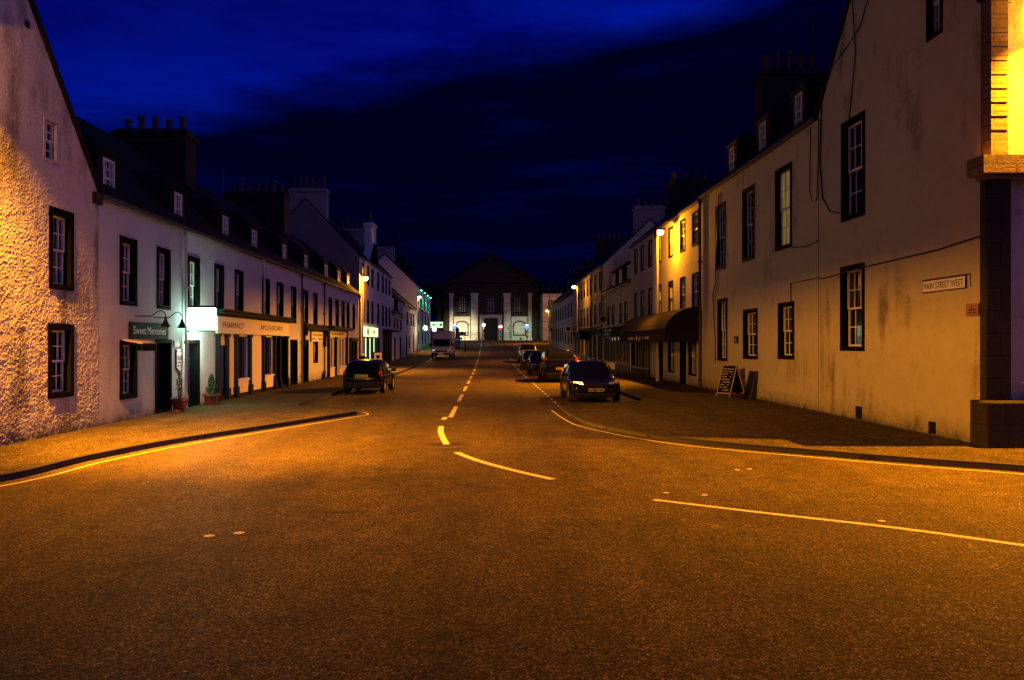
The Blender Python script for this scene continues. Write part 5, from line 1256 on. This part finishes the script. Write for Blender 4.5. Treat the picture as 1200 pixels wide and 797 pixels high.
for s in (-1, 1):
    m = MB(); m.box(min(s * .62, s * .93), max(s * .62, s * .93), 2.88, 2.99, .74, .95); build('headlight', m, M['chrome'], t, bevel=.03)
    m = MB(); m.box(min(s * 1.0, s * 1.25), max(s * 1.0, s * 1.25), 2.1, 2.2, 1.25, 1.6); build('door_mirror', m, M['black'], t, bevel=.03)
    m = MB(); m.hexa([(s * .985, 1.35, 1.25), (s * .985, 2.1, 1.25), (s * .97, 1.85, 1.8), (s * .97, 1.35, 1.8), (s * .995, 1.35, 1.25), (s * .995, 2.1, 1.25), (s * .98, 1.85, 1.8), (s * .98, 1.35, 1.8)]); build('side_window', m, M['car_glass'], t)
    for yv in (2.35, -2.6):
        m = MB(); m.ring_loft([[(x, yv + r * math.cos(2 * math.pi * j / 20), .34 + r * math.sin(2 * math.pi * j / 20)) for j in range(20)] for x, r in ((s * .78, .34), (s * .99, .34), (s * 1.0, .22))]); w_ = build('wheel', m, M['rubber'], t)
        m = MB(); m.ring_loft([[(x, yv + r * math.cos(2 * math.pi * j / 16), .34 + r * math.sin(2 * math.pi * j / 16)) for j in range(16)] for x, r in ((s * 1.0, .2), (s * 1.006, .18))]); build('rim', m, M['alloy'], w_)
t.location = cloc(-4.72, 80.2); t.rotation_euler = (0, 0, R(180))

# ================================================================== TREES
def tree(x, y, h, r, label, seed):
    rr = random.Random(seed); g = gz(y); t = thing('tree', label, 'tree', (x, y, g), 'trees beside the church')
    m = MB(); m.tube([(x, y, g - .2), (x + .1, y, g + h * .3), (x, y, g + h * .7)], .3, 8, .1)
    cl = []
    for k in range(9):
        a = rr.uniform(0, 6.28); q = r * rr.uniform(.2, .75); zz = g + h * rr.uniform(.45, .9); c = Vector((x + q * math.cos(a), y + q * math.sin(a), zz)); cl.append((c, r * rr.uniform(.3, .5)))
        m.tube([(x, y, g + h * rr.uniform(.25, .5)), tuple(c)], .09, 5, .02)
    build('trunk', m, M['bark'], t)
    m = MB()
    for c, cr in cl:
        for k in range(420):
            v = Vector((rr.gauss(0, 1), rr.gauss(0, 1), rr.gauss(0, 1))).normalized() * cr * rr.random() ** .4; p = c + v
            d = Vector((rr.uniform(-1, 1), rr.uniform(-1, 1), rr.uniform(-1, 1))).normalized() * .17; w = d.cross(Vector((rr.uniform(-1, 1), rr.uniform(-1, 1), 1))).normalized() * .09
            m.quad(p - d, p + w, p + d, p - w)
    build('crown', m, M['leaf_dark'], t, recalc=False)
tree(-11.5, 141, 11.5, 3.6, 'dark broad tree left of the church behind the hotel', 1)
tree(-9.8, 148, 9.5, 2.8, 'smaller dark tree touching the left side of the church', 2)
tree(-15.5, 137, 12, 3.2, 'dark tree rising behind the hotel roof', 3)

# ================================================================== SKY
w = bpy.data.worlds.new('World'); scn.world = w; w.use_nodes = True; nt = w.node_tree.nodes; lk = w.node_tree.links
bg = nt['Background']; bg.inputs['Strength'].default_value = 1.0
tc = nt.new('ShaderNodeTexCoord').outputs['Generated']
sx = nt.new('ShaderNodeSeparateXYZ'); lk.new(tc, sx.inputs[0]); X, Y, Z = sx.outputs
sky = nt.new('ShaderNodeTexSky'); sky.sky_type = 'NISHITA'; sky.sun_disc = False; sky.sun_elevation = R(1); sky.sun_rotation = R(150)
nz = noise(nt, lk, stretch(nt, lk, tc, (1.2, 1.2, 5.0)), 2.0, 6, .6, .4)
nz2 = noise(nt, lk, stretch(nt, lk, tc, (1.0, 1.0, 9.0), (3, 1, 0)), 2.6, 5, .6)
edge = math_(nt, lk, 'ADD', math_(nt, lk, 'MULTIPLY', math_(nt, lk, 'ADD', X, .45), .19), .252)
v = math_(nt, lk, 'SUBTRACT', Z, edge)
v = math_(nt, lk, 'ADD', v, math_(nt, lk, 'MULTIPLY', math_(nt, lk, 'SUBTRACT', nz, .5), .10))
clear = ramp(nt, lk, math_(nt, lk, 'ADD', v, .5), [(.478, (0, 0, 0)), (.503, (.35,) * 3), (.525, (1, 1, 1)), (.55, (.95,) * 3), (.60, (.68,) * 3), (.85, (.12,) * 3)])
cloud = ramp(nt, lk, math_(nt, lk, 'ADD', nz2, math_(nt, lk, 'MULTIPLY', Z, -.35)), [(.25, (.0002, .0002, .0085)), (.45, (.0002, .0003, .013)), (.62, (.0004, .0015, .042))])
bluec = ramp(nt, lk, nz, [(.35, (.0002, .0022, .15)), (.62, (.0004, .0085, .30))])
c = mix(nt, lk, clear, cloud, bluec)
# dusk glow behind and to the right of the viewer
dt = math_(nt, lk, 'ADD', math_(nt, lk, 'MULTIPLY', X, .95), math_(nt, lk, 'MULTIPLY', Y, -.3))
gl = ramp(nt, lk, math_(nt, lk, 'ADD', math_(nt, lk, 'MULTIPLY', dt, .5), math_(nt, lk, 'MULTIPLY', Z, -.2)), [(.0, (0, 0, 0)), (.4, (.155, .15, .52))])
c = mix(nt, lk, 1.0, c, gl, 'ADD')
c = mix(nt, lk, 1.0, c, mix(nt, lk, 1.0, sky.outputs['Color'], (.00003, .00004, .0004), 'MULTIPLY'), 'ADD')
lk.new(c, bg.inputs['Color'])

# pharmacy sign also throws light
light('sign_glow', (XL + .35, 22.8, 2.6), (.55, 1, .68), 22, .1, PHS); light('sign_glow', (XL + .35, 23.35, 2.4), (.55, 1, .68), 120, .1, PHS)

light('sign_glow', (XL + .4, 23.5, 1.75), (.8, 1, .72), 75, .08, PHS)
# ================================================================== CAMERA / RENDER
cam = bpy.data.cameras.new('camera'); co = bpy.data.objects.new('camera', cam); C.objects.link(co)
co.location = (0, 0, EYE); co.rotation_euler = (R(90), 0, 0); cam.lens = 27; cam.sensor_width = 36
cam.shift_x = 28 / 1200; cam.shift_y = 4.5 / 1200; cam.clip_end = 4000; cam.clip_start = .05
scn.camera = co
scn.view_settings.view_transform = 'Standard'; scn.view_settings.look = 'None'; scn.view_settings.exposure = 0; scn.view_settings.gamma = 1
scn.render.resolution_x = 1024; scn.render.resolution_y = 680

scn.cycles.diffuse_bounces = 1
